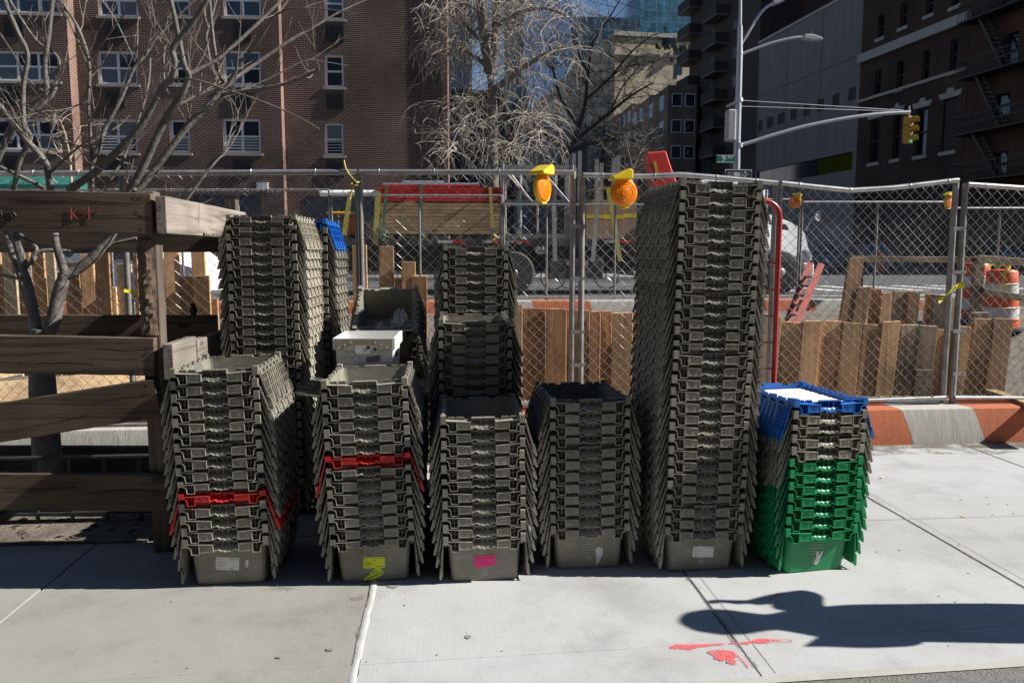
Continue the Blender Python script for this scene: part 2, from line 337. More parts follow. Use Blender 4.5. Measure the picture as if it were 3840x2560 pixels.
# ---- dirt washed up along the kerb foot
def spray(name, c, lo, hi, s1=170, s2=14):
    m, n, l, b = nodes(name); b.inputs['Roughness'].default_value = .9; b.inputs['Base Color'].default_value = (*c, 1); b.inputs['Specular IOR Level'].default_value = .2
    tc = n.new('ShaderNodeTexCoord'); a = n.new('ShaderNodeTexNoise'); a.inputs['Scale'].default_value = s1; a.inputs['Detail'].default_value = 5; l.new(tc.outputs['Object'], a.inputs['Vector'])
    d = n.new('ShaderNodeTexNoise'); d.inputs['Scale'].default_value = s2; d.inputs['Detail'].default_value = 3; l.new(tc.outputs['Object'], d.inputs['Vector'])
    ad = n.new('ShaderNodeMath'); l.new(a.outputs['Fac'], ad.inputs[0]); l.new(d.outputs['Fac'], ad.inputs[1])
    r = ramp(n, [(lo, (0, 0, 0)), (hi, (1, 1, 1))]); mu = n.new('ShaderNodeMath'); mu.operation = 'MULTIPLY'; mu.inputs[1].default_value = .5; l.new(ad.outputs[0], mu.inputs[0]); l.new(mu.outputs[0], r.inputs[0]); l.new(r.outputs[0], b.inputs['Alpha'])
    return m
DIRT = spray('dirt_film', (.17, .14, .11), .40, .60, 60, 5); DIRT2 = spray('dirt_film_thin', (.22, .19, .16), .47, .66, 90, 7)
for k, (y0, y1, m_) in enumerate(((YB-.16, YB+.03, DIRT), (YB-.34, YB-.10, DIRT2))):
    mb = MB(); n_ = 60; vs_ = []
    for i in range(n_+1):
        x_ = -6 + 12*i/n_; vs_ += [(x_, y0 + random.uniform(-.04, .04), .0042 + .0006*k), (x_, y1, .0042 + .0006*k)]
    mb.add(vs_, [(2*i, 2*i+2, 2*i+3, 2*i+1) for i in range(n_)]); mb.build('dirt_film', m_, side)
for j in J[1:]:
    mb = MB(); vs_ = []; n_ = 40
    for i in range(n_+1):
        y_ = KY(j) + .1 + (YB - KY(j) - .15)*i/n_; vs_ += [(j - random.uniform(.006, .018), y_, .0038), (j + random.uniform(.006, .014), y_, .0038)]
    mb.add(vs_, [(2*i, 2*i+2, 2*i+3, 2*i+1) for i in range(n_)]); mb.build('dirt_film', DIRT2, side)
    if j != J[1]:
        mb = MB(); mb.add([(j+.058, KY(j)+.06, .0034), (j+.0605, KY(j)+.06, .0034), (j+.0605, YB-.05, .0034), (j+.058, YB-.05, .0034)], [(0,1,2,3)]); mb.build('tooled_line', GRIME, side)
# ---- spray paint, gum, stains
SPRAY = spray('spray_paint', (.64, .13, .14), .38, .56)
GUM = mat('gum', (.17, .17, .17), .8, (.24, .235, .23), 40)
def blob(pts, z, name, m, jag=.0, parent=None):
    g = [gr(*p) for p in pts]; mb = MB(); n = len(g)
    mb.add([(p.x + random.uniform(-jag, jag), p.y + random.uniform(-jag, jag), z) for p in g], [tuple(range(n))])
    return mb.build(name, m, parent)
def q(x, y): return ((2500 + x*.5697)/K, (2150 + y*.5697)/K)
def strip(pts, wd, seed):                                   # ragged sprayed line
    rr = random.Random(seed); top = []; bot = []
    for i in range(len(pts)-1):
        (x0, y0, w0), (x1, y1, w1) = pts[i], pts[i+1]
        for k in range(8):
            t = k/8; x = x0+(x1-x0)*t; y = y0+(y1-y0)*t; ww = w0+(w1-w0)*t
            top.append(q(x, y - ww*rr.uniform(.8, 1.1))); bot.append(q(x, y + ww*rr.uniform(.8, 1.1)))
    return top + bot[::-1]
pm = tag(blob(strip([(20,492,8),(60,485,18),(160,488,20),(210,478,10),(400,466,7)], 1, 1), .004, 'paint_mark', SPRAY, parent=side))
blob(strip([(412,464,8),(455,463,6),(470,468,3)], 1, 12), .0042, 'paint_mark', SPRAY, parent=side)
blob(strip([(490,458,9),(535,462,10),(565,450,8),(600,445,17),(700,448,16),(735,446,9),(800,446,14),(828,448,10)], 1, 2), .004, 'paint_mark', SPRAY, parent=side)
blob(strip([(270,520,8),(310,525,22),(400,530,22),(460,535,14)], 1, 3), .0043, 'paint_mark', SPRAY, parent=side)
blob(strip([(310,558,6),(360,560,20),(400,555,14),(470,545,12)], 1, 4), .0047, 'paint_mark', SPRAY, parent=side)
blob(strip([(395,580,10),(430,585,20),(468,590,14)], 1, 5), .0051, 'paint_mark', SPRAY, parent=side)
blob([q(462,535), q(485,545), q(515,580), q(545,620), q(533,628), q(500,585), q(470,555)], .0044, 'paint_mark', SPRAY, .001, side)
SPRAYF = spray('spray_paint_faint', (.62, .22, .22), .46, .62)
blob(strip([(660,190,5),(690,160,14),(740,132,9),(815,127,6)], 1, 6), .0035, 'paint_mark', SPRAYF, parent=side)
for (x, y, rx, ry) in ((1075,1463,9,4.5),(758,1492,11,4),(903,1345,17,6),(640,1510,8,2.5),(930,1390,3,1.3),(2075,1470,4,2)):
    blob([(x + rx*math.cos(t)*random.uniform(.75,1.05), y + ry*math.sin(t)*random.uniform(.75,1.05)) for t in [k*math.tau/14 for k in range(14)]], .0035, 'gum_spot', GUM, parent=side)
rr = random.Random(3)
for k in range(120):
    u, v = rr.uniform(300, 2340), rr.uniform(1345, 1560)
    if k > 80: u, v = rr.uniform(1990, 2345), rr.uniform(1080, 1340)
    s = rr.choice((.7, .8, .9, 1.1, 1.4, 2.4))
    blob([(u + s*1.3*math.cos(t)*rr.uniform(.5, 1.1), v + s*.6*math.sin(t)*rr.uniform(.5, 1.1)) for t in [j*math.tau/7 for j in range(7)]], .003, 'gum_spot', GUM, parent=side)
STAIN = spray('old_stain', (.22, .185, .15), .47, .74, 90, 9); CRACKM = mat('crack', (.09, .085, .08), .9)
def patch(u, v, rx, ry, m, z=.0046, seed=1):
    r2 = random.Random(seed); blob([(u + rx*math.cos(t)*r2.uniform(.6, 1.1), v + ry*math.sin(t)*r2.uniform(.6, 1.1)) for t in [j*math.tau/18 for j in range(18)]], z, 'stain', m, parent=side)
patch(640, 1352, 42, 8, STAIN, seed=2); patch(822, 1368, 24, 14, STAIN, .0052, 3); patch(829, 1440, 10, 50, STAIN, .0054, 4)
def crack(pts, r=.0022):
    mb = MB(); r2 = random.Random(len(pts)); P = []
    for (a, b) in zip(pts, pts[1:]):
        for k in range(7): t = k/7; P.append(gr(a[0]+(b[0]-a[0])*t + r2.uniform(-1.6, 1.6), a[1]+(b[1]-a[1])*t + r2.uniform(-.8, .8)))
    vs = []
    for p in P: w_ = r*r2.uniform(.2, 1); vs += [(p.x-w_, p.y, .0036), (p.x+w_, p.y+w_*.5, .0036)]
    mb.add(vs, [(2*i, 2*i+2, 2*i+3, 2*i+1) for i in range(len(P)-1)]); mb.build('crack', CRACKM, side)
crack([(853,1345),(838,1420),(829,1500),(818,1566)], .004)
BUTT = mat('filter_tan', (.62, .36, .12), .8); 
for (u, v, a, lb) in ((2025,1099,.3,'cigarette butt on pale concrete nearer the striped kerb'),(2212,1189,-.15,'cigarette butt lying beside the cross joint in the pale slabs')):
    p = gr(u, v); t = thing('cigarette_butt', lb, 'cigarette butt', (p.x, p.y, .004), a)
    mb = MB(); mb.tube([(-.016,0,.004),(.004,0,.004)], .004, 8); mb.build('filter', BUTT, t); mb = MB(); mb.tube([(.004,0,.004),(.018,.001,.004)], .0041, 8); mb.build('paper', PAPERW, t)

# ================================================================ totes
HW, TL, TH, PITCHZ = .193, .552, .236, .0565
def tote_body(kind, front=''):
    mb = MB(); A = kind == 'A'
    # tapered shell with rounded corners, outside and inside
    def ring(hx, y0, y1, z, r):
        out = []
        for cx_, cy_, a0 in ((hx-r, y1-r, 0), (-hx+r, y1-r, 90), (-hx+r, y0+r, 180), (hx-r, y0+r, 270)):
            for k in range(4): t = R(a0 + 30*k); out.append((cx_ + r*math.cos(t), cy_ + r*math.sin(t), z))
        return out
    rs = [ring(.152, .047, .505, .0, .024), ring(.156, .043, .509, .006, .026), ring(.174, .031, .521, .216, .03), ring(.170, .035, .517, .216, .027), ring(.1525, .047, .505, .009, .022)]
    n = 16
    for k in range(4):
        mb.add(rs[k] + rs[k+1], [(i, (i+1) % n, n + (i+1) % n, n + i) for i in range(n)])
    mb.add(rs[0], [tuple(range(n))[::-1]]); mb.add(rs[4], [tuple(range(n))])
    ct, cb = (.236, .198) if A else (.226, .202)                    # corner block top and bottom
    l0, l1 = (.2135, .2065) if A else (.2115, .2115)                # ledge height at corner and at the label panel
    pb, lb = (.164, .173) if A else (.170, .188)
    dz = 0 if A else .010
    for e in (0, 1):
        Y = (lambda y: y) if e == 0 else (lambda y: TL - y)
        def bx(x0, x1, y0, y1, z0, z1):
            ya, yb = sorted((Y(y0), Y(y1))); mb.bx(x0, x1, ya, yb, z0, z1)
        def fin(pts, y0=0.0, y1=.034, th=.0026):                    # thin rib following an outline, standing out from the wall
            for (xa, za), (xb, zb) in zip(pts, pts[1:]):
                d = Vector((xb-xa, 0, zb-za)).normalized(); nn = Vector((-d.z, 0, d.x)) * th/2; ex = d*th*.3
                q4 = [(xa-ex.x+nn.x, za-ex.z+nn.z), (xb+ex.x+nn.x, zb+ex.z+nn.z), (xb+ex.x-nn.x, zb+ex.z-nn.z), (xa-ex.x-nn.x, za-ex.z-nn.z)]
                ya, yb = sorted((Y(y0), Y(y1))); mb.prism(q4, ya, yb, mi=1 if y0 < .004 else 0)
        for s in (-1, 1):
            x0, x1 = sorted((s*.1685, s*HW))
            bx(x0, x1, 0, .042, cb, ct)                              # corner block
            fin([(s*.169, cb+.0005), (s*.160, cb-.002), (s*.1565, cb-.010), (s*.1535, pb), (s*.1205, pb), (s*.1195, l1-.001)])
            fin([(s*.1695, l0), (s*.119, l0*.55+l1*.45), (s*.058, l1)], 0, .033)
            fin([(s*.1195, lb), (s*.058, lb), (s*.058, l1)])
            bx(min(s*.1185, s*.059), max(s*.1185, s*.059), .0015, .0045, lb, l1-.0005)   # label panel
            fin([(s*.1375, pb+.002), (s*.1375, l1+.002)], .012, .030, .002)
            fin([(s*.150, (pb+l1)/2), (s*.123, (pb+l1)/2)], .018, .030, .002)
            for xa, xb in ((.127, .158), (.086, .119)):              # castellated wall top
                fin([(s*xa, .214), (s*(xa+.002), .2245), (s*xb, .2245), (s*xb, .214)], .0285, .035, .003)
                bx(min(s*xa, s*xb), max(s*xa, s*xb), .0325, .0355, .214, .2235)
        wave = [(-.057, 780), (-.044, 762), (-.036, 751), (-.028, 760), (-.021, 784), (-.012, 775), (-.006, 785), (.0008, 796), (.007, 785), (.0145, 775), (.022, 786), (.028, 779), (.036, 752), (.042, 748), (.050, 758), (.058, 780)]
        wave = [(x, .236 - (y-545)*.000265 + dz) for x, y in wave]
        fin(wave, 0, .033, .003)
        ztop = .2045
        vs = []
        for x, z in wave:                                            # scooped handle face behind the wave
            for t in (0, .35, .7, 1): vs.append((x, Y(.005 + .026*t*t), z + (ztop - z)*t))
        mb.add(vs, [(i*4+j, (i+1)*4+j, (i+1)*4+j+1, i*4+j+1) for i in range(len(wave)-1) for j in range(3)])
        for x in (-.0515, -.012, .0145, .053): fin([(x, .203), (x, .2235)], .008, .033, .0025)
        fin([(-.0515, .2235), (.053, .2235)], .006, .034, .003)
        bx(-.0515, .053, .0315, .0345, .204, .2235)
    for s in (-1, 1):                                                # long sides: rail and hinge knuckles
        x0, x1 = sorted((s*.1725, s*.188)); mb.bx(x0, x1, .042, TL-.042, .204, .2155)
        for k in range(11):
            y = .058 + k*.0405; h = .2265 if k % 3 else .231
            xa, xb = sorted((s*(.1735 + .004*(k % 2)), s*(.184 + .004*(k % 2)))); mb.bx(xa, xb, y, y+.024, .2155, h)
            xa, xb = sorted((s*.1735, s*.1865)); mb.bx(xa, xb, y-.004, y-.001, .17, .2065)
    if front:
        for k, t in enumerate(front.split('|')):
            for j, ln in enumerate(t.split('/')):
                add_text(mb, ln, .0092, front_M((-.0885, .0885)[k], .0009, .197 - j*.011 + (0 if A else .008)), .0006)
    return mb
def lid_mesh(s):                           # half lid hanging from its hinge line (origin), s = side
    mb = MB()
    def bx(x0, x1, y0, y1, z0, z1):
        a, b = sorted((s*x0, s*x1)); mb.bx(a, b, y0, y1, z0, z1)
    y0, y1 = .018, TL - .018
    bx(.002, .005, y0, y1, -.165, -.010)
    for ya in (y0, y1 - .004):                                       # end edges: two overlapping strips
        for poly in ([(.001, -.004), (.005, -.004), (.0135, -.108), (.002, -.112)], [(.004, -.118), (.0165, -.124), (.018, -.178), (.008, -.182)], [(.003, -.1), (.009, -.1), (.011, -.14), (.004, -.14)]):
            mb.prism([(s*x, z) for x, z in poly], ya, ya + .004)
    for z in (-.013, -.042, -.083, -.122): bx(.005, .0115, y0+.004, y1-.004, z-.0025, z)
    for k in range(13):
        y = y0 + .02 + k*(y1-y0-.042)/12; bx(.005, .0105 if k % 3 else .0115, y, y+.0022, -.128, -.013)
    for k in range(6):                                              # diagonal stiffeners near both ends
        y = y0 + .012 + k*.014
        for yy in (y, y1 - .09 + k*.014 - .006):
            mb.prism([(yy, -.02 - .0*k), (yy+.002, -.02), (yy+.024, -.118), (yy+.022, -.118)], *sorted((s*.005, s*.0095)), ax='x')
    for k in range(6):                                              # hinge barrel pieces
        y = y0 + .03 + k*.08; bx(-.004, .006, y, y+.035, -.012, .003)
    for k in range(4):                                              # raised trapezoid lugs with a slot, teeth below
        y = y0 + .03 + k*.122
        lo = [(y, -.128), (y+.012, -.128), (y+.026, -.172), (y-.004, -.172)]; mb.prism(lo, *sorted((s*.006, s*.0135)), ax='x')
        lo = [(y+.034, -.128), (y+.046, -.128), (y+.050, -.172), (y+.034, -.172)]; mb.prism(lo, *sorted((s*.006, s*.0135)), ax='x')
        bx(.006, .0135, y+.01, y+.05, -.172, -.166)
        lo = [(y+.058, -.118), (y+.082, -.118), (y+.094, -.196), (y+.078, -.196)]; mb.prism(lo, *sorted((s*.002, s*.0085)), ax='x')
        bx(.0085, .011, y+.066, y+.069, -.19, -.12)
    bx(.005, .013, y0+.004, y1-.004, -.176, -.172)
    return mb
EDGE = {'grey': GREYE, 'blue': mat('plastic_blue_edge', (.03, .24, .68), .45), 'green': mat('plastic_green_edge', (.012, .34, .12), .45), 'red': mat('plastic_red_edge', (.75, .06, .05), .45)}  # paler edge colours carry a painted sun highlight
CLR = {'grey': GREY, 'blue': BLUE, 'green': GREEN, 'red': RED}
TXT = ['DC2115-9/RP1|PATENT/PENDING', 'PATENT/PENDING|MONOFLO/INTL', 'DC2115-9/RP5|DC2115-9/RP5', 'DC2115-9/RP3|PATENT/PENDING']
TXT = [t.replace('MONOFLO/INTL', 'PATENT/PENDING') for t in TXT]
BODY = {}
def body_me(kind, clr, v):
    key = (kind, clr, v)
    if key not in BODY:
        base = ('g', kind, v)
        if base not in BODY: BODY[base] = tote_body(kind, TXT[v] if v < len(TXT) else '')
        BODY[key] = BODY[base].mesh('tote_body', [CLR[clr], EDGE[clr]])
    return BODY[key]
LID = {}
def lid_me(s, clr, dusty=False):
    if (s, clr, dusty) not in LID: LID[(s, clr, dusty)] = lid_mesh(s).mesh('tote_lid', GREYD if dusty else CLR[clr])
    return LID[(s, clr, dusty)]
rt = random.Random(11)
def tote(loc, rot, clr, kind, label, group, la=17, ra=17, lidclr=None, dusty=False):
    t = thing('stacking_tote', label, 'tote', loc, 0, group); t.rotation_euler = rot
    link('body', body_me(kind, clr, rt.randrange(4)), t)
    lc = lidclr or clr
    for s, a in ((-1, la), (1, ra)):
        o = link('lid', lid_me(s, lc, dusty), t, (s*.1895, 0, .206 if kind == 'A' else .204), (0, R(-s*a), 0))
    return t
def ORD(n):
    w = 'first second third fourth fifth sixth seventh eighth ninth tenth eleventh twelfth'.split()
    return w[n-1] if n <= 12 else '%d%s' % (n, 'th' if n < 20 else {1: 'st', 2: 'nd', 3: 'rd'}.get(n % 10, 'th'))
def stack(cx, yf, rz, n, where, kinds='', clrs=None, lean=(0, 0), top='', bottom='', extra=None, z0=0, hang=True, dusty=False, lidsR=None):
    """cx, yf: middle of the front lower edge; totes nested upwards"""
    out = []; group = 'totes of the ' + where
    for i in range(n):
        clr = clrs[i] if clrs else 'grey'; k = 'B' if i in (kinds or ()) else 'A'
        cname = {'grey': 'grey-brown', 'blue': 'bright blue', 'green': 'green', 'red': 'red'}[clr]
        lb = '%s tote, %s up from the pavement in the %s' % (cname, ORD(i + 1), where)
        if extra and i in extra: lb = extra[i]
        elif i == n-1 and top: lb = top
        elif i == 0 and bottom: lb = bottom
        j = rt.uniform(-.0022, .0022)
        a = [2, 7, 10.5, 13, 14.5][i] if (i < 5 and hang) else 15
        c, s = math.cos(rz), math.sin(rz)
        dx, dy = lean[0]*i*PITCHZ + j, lean[1]*i*PITCHZ - .047
        t = tote((cx + dx*c - dy*s, yf + dx*s + dy*c, z0 + i*PITCHZ), (-lean[1]*.9 + R(rt.uniform(-.35, .35)), lean[0]*.9 + R(rt.uniform(-.35, .35)), rz + R(rt.uniform(-.7, .7))), clr, k,
                 lb, group, a + rt.uniform(-1.1, 1.1), a + rt.uniform(-1.1, 1.1), lidclr=(lidsR or {}).get(i), dusty=dusty)
        out.append(t)
    return out
def base(px0, py0, px1, py1):
    a = gr(px0/K, py0/K); b = gr(px1/K, py1/K); m = (a+b)/2; return m.x, m.y, math.atan2(b.y-a.y, b.x-a.x)
b1 = base(735, 2188, 996, 2186); b2 = base(1276, 2178, 1537, 2176); b3 = base(1688, 2175, 1949, 2174); b4 = base(2088, 2143, 2333, 2136); b5 = base(2505, 2142, 2740, 2133); b6 = base(2930, 2140, 3153, 2121)
print('BASES', b1, b2, b3, b4, b5, b6)
S1 = stack(b1[0], b1[1], R(.5), 15, 'stack beside the tree guard', {9, 5, 4}, ['grey']*4 + ['red'] + ['grey']*10, (-.028, 0),
           top='open grey-brown tote topping the stack in front of the dusty tall pile', bottom='lowest grey tote carrying a white DAMAGED sticker and small white tag',
           extra={4: 'red plastic tote wedged in the stack beside the wooden tree guard'})
S2 = stack(b2[0], b2[1], R(.3), 14, 'stack before the white tub', {0, 6, 7}, ['grey']*7 + ['red'] + ['grey']*6, (-.03, 0),
           top='open grey-brown tote on top of its stack just before the white tub', bottom='lowest grey tote carrying two bright yellow stickers',
           extra={7: 'red plastic tote wedged in the stack before the white tub'})
S3 = stack(b3[0], b3[1], R(.8), 11, 'stack with the pink sticker', {5}, None, (-.012, 0),
           top='open grey-brown tote topping the stack with a pink sticker below', bottom='lowest grey tote carrying a pink sticker')
S4 = stack(b4[0], b4[1] + .035, R(1.6), 12, 'medium stack', {8}, None, (-.01, .0),
           top='open grey-brown tote on top of its stack beside the tallest stack', bottom='lowest grey tote with printed lettering and a torn white label')
S5 = stack(b5[0], b5[1], R(1.8), 30, 'tallest stack', {3, 16, 21}, None, (.022, 0),
           top='grey-brown tote at the very top of the tallest stack', bottom='lowest tote of the tallest stack, with a white sticker')
S6 = stack(b6[0], b6[1] - .03, R(7.5), 12, 'blue-topped stack', {9}, ['green']*7 + ['grey']*4 + ['blue'], (.03, 0),
           top='blue tote filled with white paper on top of the green stack', bottom='lowest green tote with printed lettering and a torn label')
# ---------------------------------------------------------------- back rows of totes
def topfit(px0, px1, py):
    a = ray(px0/K, py/K); b = ray(px1/K, py/K); Y = .386 / (b.x/b.y - a.x/a.y)
    return (a.x/a.y + b.x/b.y)*Y/2, Y, CAMH + a.z/a.y*Y
def count(z): return max(2, round((z - TH)/PITCHZ) + 1)
x, Y, z = topfit(845, 1109, 797); n1b = count(z); print('S1b', x, Y, z, n1b); Y1b = max(Y, b1[1] + .53)
S1b = stack(x, Y1b + .047, R(-.6), n1b, 'dusty tall pile', {n1b-1, n1b-2}, None, (.0, 0), dusty=True, top='dusty grey tote at the top of the tall pile beside the wooden tree guard')
Yc = Y1b + .575; xr = at(752, 492, Yc).x - .20
S1c = stack(xr, Yc + .047, R(-1), n1b, 'blue-topped rear pile', (), ['grey']*(n1b-1) + ['blue'], dusty=False, top='blue tote with hanging lids behind the dusty tall pile')
x, Y, z = topfit(1650, 1914, 1195); n3b = count(z); print('S3b', x, Y, z, n3b); Y3b = b3[1] + .53; x = x*Y3b/Y
S3b = stack(x, Y3b + .047, R(.5), n3b, 'shaded second-row pile', (), None, top='open tote topping the shaded second-row pile behind the pink-stickered stack')
x, Y, z = topfit(1661.6, 1906, 941); n3c = count(z) + 1; print('S3c', x, Y, z, n3c); Y3c = max(Y, Y3b + .57)
S3c = stack(x*Y3c/Y, Y3c + .047, R(.8), n3c, 'third-row pile', (), None, top='open tote topping the third-row pile in front of the truck wheel')
n2b = 11; X2b = at(845, 800, 4.15).x - .02
S2b = stack(X2b, b2[1] + .535 + .047, R(-1), n2b, 'pile under the white tub', ())
ZT = (n2b-1)*PITCHZ + TH + .004
o = S2b[-1]; o['label'] = 'closed grey tote carrying the white corrugated tub'
for ch, s in zip([c for c in o.children if c.name.startswith('lid')], (-1, 1)): ch.rotation_euler = (0, R(-s*97), 0)
Y2c = b2[1] + .535 + .60; X2c = at(884, 745, Y2c).x
n2c = 12
S2c = stack(X2c, Y2c + .047, R(1), n2c, 'shaded pile under the tipped tote', ())
S2d = stack(X2c + .01, Y2c + .047 + .58, R(1), 15, 'pile propping up the tipped tote', ())
pt = at(884, 745, Y2c)
tip = tote((pt.x, Y2c + .075, pt.z - TH*.9 - .02), (R(25), 0, R(1.5)), 'grey', 'A', 'tipped open grey tote holding crumpled clear plastic bags', 'tipped tote', 14, 14)
del tip['group']

# ---------------------------------------------------------------- stickers and print on the lowest totes
def FM(x, z, ry=0, lift=.0012):
    return Matrix.Translation((x, .0433 - .0571*z - lift, z)) @ Matrix.Rotation(R(3.27), 4, 'X') @ Matrix.Rotation(R(ry), 4, 'Y') @ Matrix.Rotation(R(90), 4, 'X')
def sticker(t, x, z, w, h, ry, m, lines=(), poly=None, name='sticker', label=None, ink=INK):
    mb = MB(); poly = poly or [(-w/2, -h/2+.003), (-w/2+.003, -h/2), (w/2-.003, -h/2), (w/2, -h/2+.003), (w/2, h/2-.003), (w/2-.003, h/2), (-w/2+.003, h/2), (-w/2, h/2-.003)]
    mb.prism(poly, 0, .0006, 'z'); M = FM(x, z, ry); mb.xf(M)
    o = mb.build(name, m, t)
    if label: o['label'] = label
    if lines:
        mb = MB()
        for (txt, dx, dy, size, al) in lines: add_text(mb, txt, size, M @ Matrix.Translation((dx, dy, .0010)), .0001, align=al)
        mb.build('printed_text', ink, o)
    return o
def arrows(t, x, z, s=.013):
    mb = MB(); M = FM(x, z)
    for a, b, c, d in ((-s, s, -s*1.12, -s), (-s, s, s, s*1.12), (-s, -s*.88, -s, s), (s*.88, s, -s, s), (-s*.7, s*.7, -s*.85, -s*.7)): mb.prism([(a, c), (b, c), (b, d), (a, d)], 0, .0004, 'z')
    for sx in (-.38, .38):
        mb.prism([(s*(sx-.1), -s*.6), (s*(sx+.1), -s*.6), (s*(sx+.1), s*.3), (s*(sx+.25), s*.3), (s*sx, s*.8), (s*(sx-.25), s*.3), (s*(sx-.1), s*.3)], 0, .0004, 'z')
    mb.xf(M).build('this_way_up_mark', PRINT, t)
def owner_print(t, x=0, z=.128):
    mb = MB()
    for txt, dz, s in (('Property of', 0, .009), ('CVS/pharmacy', -.0155, .0125), ('Unauthorized use', -.030, .0085), ('Punishable by law', -.043, .0085)):
        add_text(mb, txt, s, FM(x, z + dz), .0002, bold=.0002)
    mb.build('printed_text', PRINT, t)
form = [('DAMAGED', .048, .022, .008, 'RIGHT'), ('STORE #', -.048, .021, .006, 'LEFT'), ('RETURN DATE', -.048, .006, .006, 'LEFT'), ('REV/REC #', -.048, -.009, .006, 'LEFT'), ('TOTE #', -.048, -.023, .006, 'LEFT'), ('CASE #', .01, -.023, .006, 'LEFT')]
sticker(S1[0], -.006, .102, .106, .063, 5, PAPERW, form, label='white form sticker reading DAMAGED'); arrows(S1[0], -.004, .056); sticker(S1[0], .082, .098, .014, .036, 8, PAPERW)
yl = [('PRODUCT WITHDRAWAL', 0, .021, .0085, 'CENTER'), ('PW #            STORE #', -.044, .011, .006, 'LEFT'), ('REV/REC #', -.044, .001, .006, 'LEFT'), ('RETURN DATE', -.044, -.008, .006, 'LEFT'), ('TOTE #', -.044, -.018, .006, 'LEFT'), ('TOTES CASES', .044, -.02, .006, 'RIGHT')]
sticker(S2[0], .0, .095, .10, .056, 2, PAPERY, yl, label='yellow sticker reading PRODUCT WITHDRAWAL')
sticker(S2[0], -.012, .034, .1, .05, -24, PAPERY, [('TAIL-END', .002, .008, .0155, 'CENTER'), ('CHANDISE', .008, -.008, .0155, 'CENTER')], [(-.052, -.004), (-.03, .006), (-.01, .012), (.03, .022), (.048, .022), (.052, -.016), (.03, -.024), (.012, -.021), (-.006, -.026), (-.022, -.018)], label='torn yellow sticker with partly missing words')
sticker(S3[0], .0, .098, .098, .056, -2, PAPERP, [('RETURN MAIL ENCLOSED', 0, .016, .0075, 'CENTER'), ('Date Sent:      Store #', -.043, .001, .006, 'LEFT'), ('FOR ALL RETURNS', 0, -.012, .006, 'CENTER')],
        [(-.049, -.028), (.022, -.028), (.026, -.024), (.049, -.024), (.049, .028), (-.049, .028)], label='pink sticker reading RETURN MAIL ENCLOSED')
owner_print(S4[0], .0); arrows(S4[0], 0, .057); sticker(S4[0], .05, .066, .04, .09, 0, PAPERW, (), [(-.02, .035), (0, .046), (.018, .038), (.02, .01), (.008, -.02), (-.004, -.048), (-.015, -.045), (-.012, -.01)], label='torn white label remnant')
sticker(S5[0], .012, .098, .105, .056, 2, PAPERW, form); arrows(S5[0], .004, .052)
mb = MB(); add_text(mb, 'Property of', .009, FM(0, .138), .0002); mb.build('printed_text', PRINT, S5[0])
owner_print(S6[0], 0, .135); arrows(S6[0], -.01, .062, .014)
sticker(S6[0], .008, .07, .03, .07, 8, PAPERW, (), [(-.012, .03), (-.002, .034), (.002, .01), (.018, .036), (.024, .03), (.016, -.012), (.004, -.036), (-.014, -.034), (-.006, .0)])

# ---------------------------------------------------------------- tote contents
t = S6[-1]; lx, ly = t.location.x, t.location.y
pp = thing('paper_pile', 'pile of white paper filling the blue tote', 'paper', (lx, ly, t.location.z), t.rotation_euler.z)
BRIGHT = mat('paper_bright', (.86, .86, .86), .7, (.80, .80, .80), 30)
mb = MB(); mb.bx(-.150, .150, .06, .492, .012, .15); mb.build('lower_reams', BRIGHT, pp)
mb = MB(); mb.bx(-.162, .160, .05, .502, .1505, .196); mb.build('top_sheets', BRIGHT, pp)
FILM, n, l, b = nodes('clear_film'); b.inputs['Transmission Weight'].default_value = .75; b.inputs['Base Color'].default_value = (.82, .86, .95, 1); b.inputs['Roughness'].default_value = .12; b.inputs['IOR'].default_value = 1.25
b.inputs['Specular IOR Level'].default_value = .9
def crumple(name, c, w, h, label, seed):
    rr = random.Random(seed); N = 13; mb = MB(); vs = []
    for j in range(N):
        for i in range(N):
            x = (i/(N-1)-.5)*w; y = (j/(N-1)-.5)*w*.7; e = max(0, 1 - (2*i/(N-1)-1)**2)*max(0, 1 - (2*j/(N-1)-1)**2)
            vs.append((c[0]+x+rr.uniform(-.012, .012), c[1]+y+rr.uniform(-.012, .012), c[2] + h*e*rr.uniform(.25, 1.25)))
    mb.add(vs, [(j*N+i, j*N+i+1, (j+1)*N+i+1, (j+1)*N+i) for j in range(N-1) for i in range(N-1)])
    o = mb.build(name, FILM); tag(o, label, 'plastic bag'); return o
MT = tip.rotation_euler.to_matrix(); TP = lambda x, y, z: Vector(tip.location) + MT @ Vector((x, y, z))
crumple('plastic_bag', TP(.085, .12, .10), .17, .16, 'bright crumpled clear bag in the tipped tote', 4)
crumple('plastic_bag', TP(-.04, .16, .06), .22, .10, 'darker flattened clear bag in the tipped tote', 9)
# white corrugated mail tub
TUBW = mat('corrugated_white', (.80, .80, .80), .5, (.72, .715, .70), 4); TUBD = mat('corrugated_stained', (.50, .46, .41), .55, (.36, .29, .22), 5)
tb = thing('mail_tub', 'scuffed white corrugated plastic tub sitting on a closed tote', 'tub', (at(838, 780, b2[1]+.6).x - .0, b2[1] + .56, ZT + .012), R(-2))
mb = MB(); hb, ht, L0, H = .140, .152, .40, .275
def tubring(h, y0, y1, z): return [(-h, y0, z), (h, y0, z), (h, y1, z), (-h, y1, z)]
rs = [tubring(hb, .012, L0-.012, 0), tubring(ht, 0, L0, H), tubring(ht-.004, .004, L0-.004, H), tubring(hb-.004, .016, L0-.016, .004)]
for k in range(3): mb.add(rs[k]+rs[k+1], [(0,1,5,4),(1,2,6,5),(2,3,7,6),(3,0,4,7)])
mb.add(rs[0], [(3,2,1,0)]); mb.add(rs[3], [(0,1,2,3)])
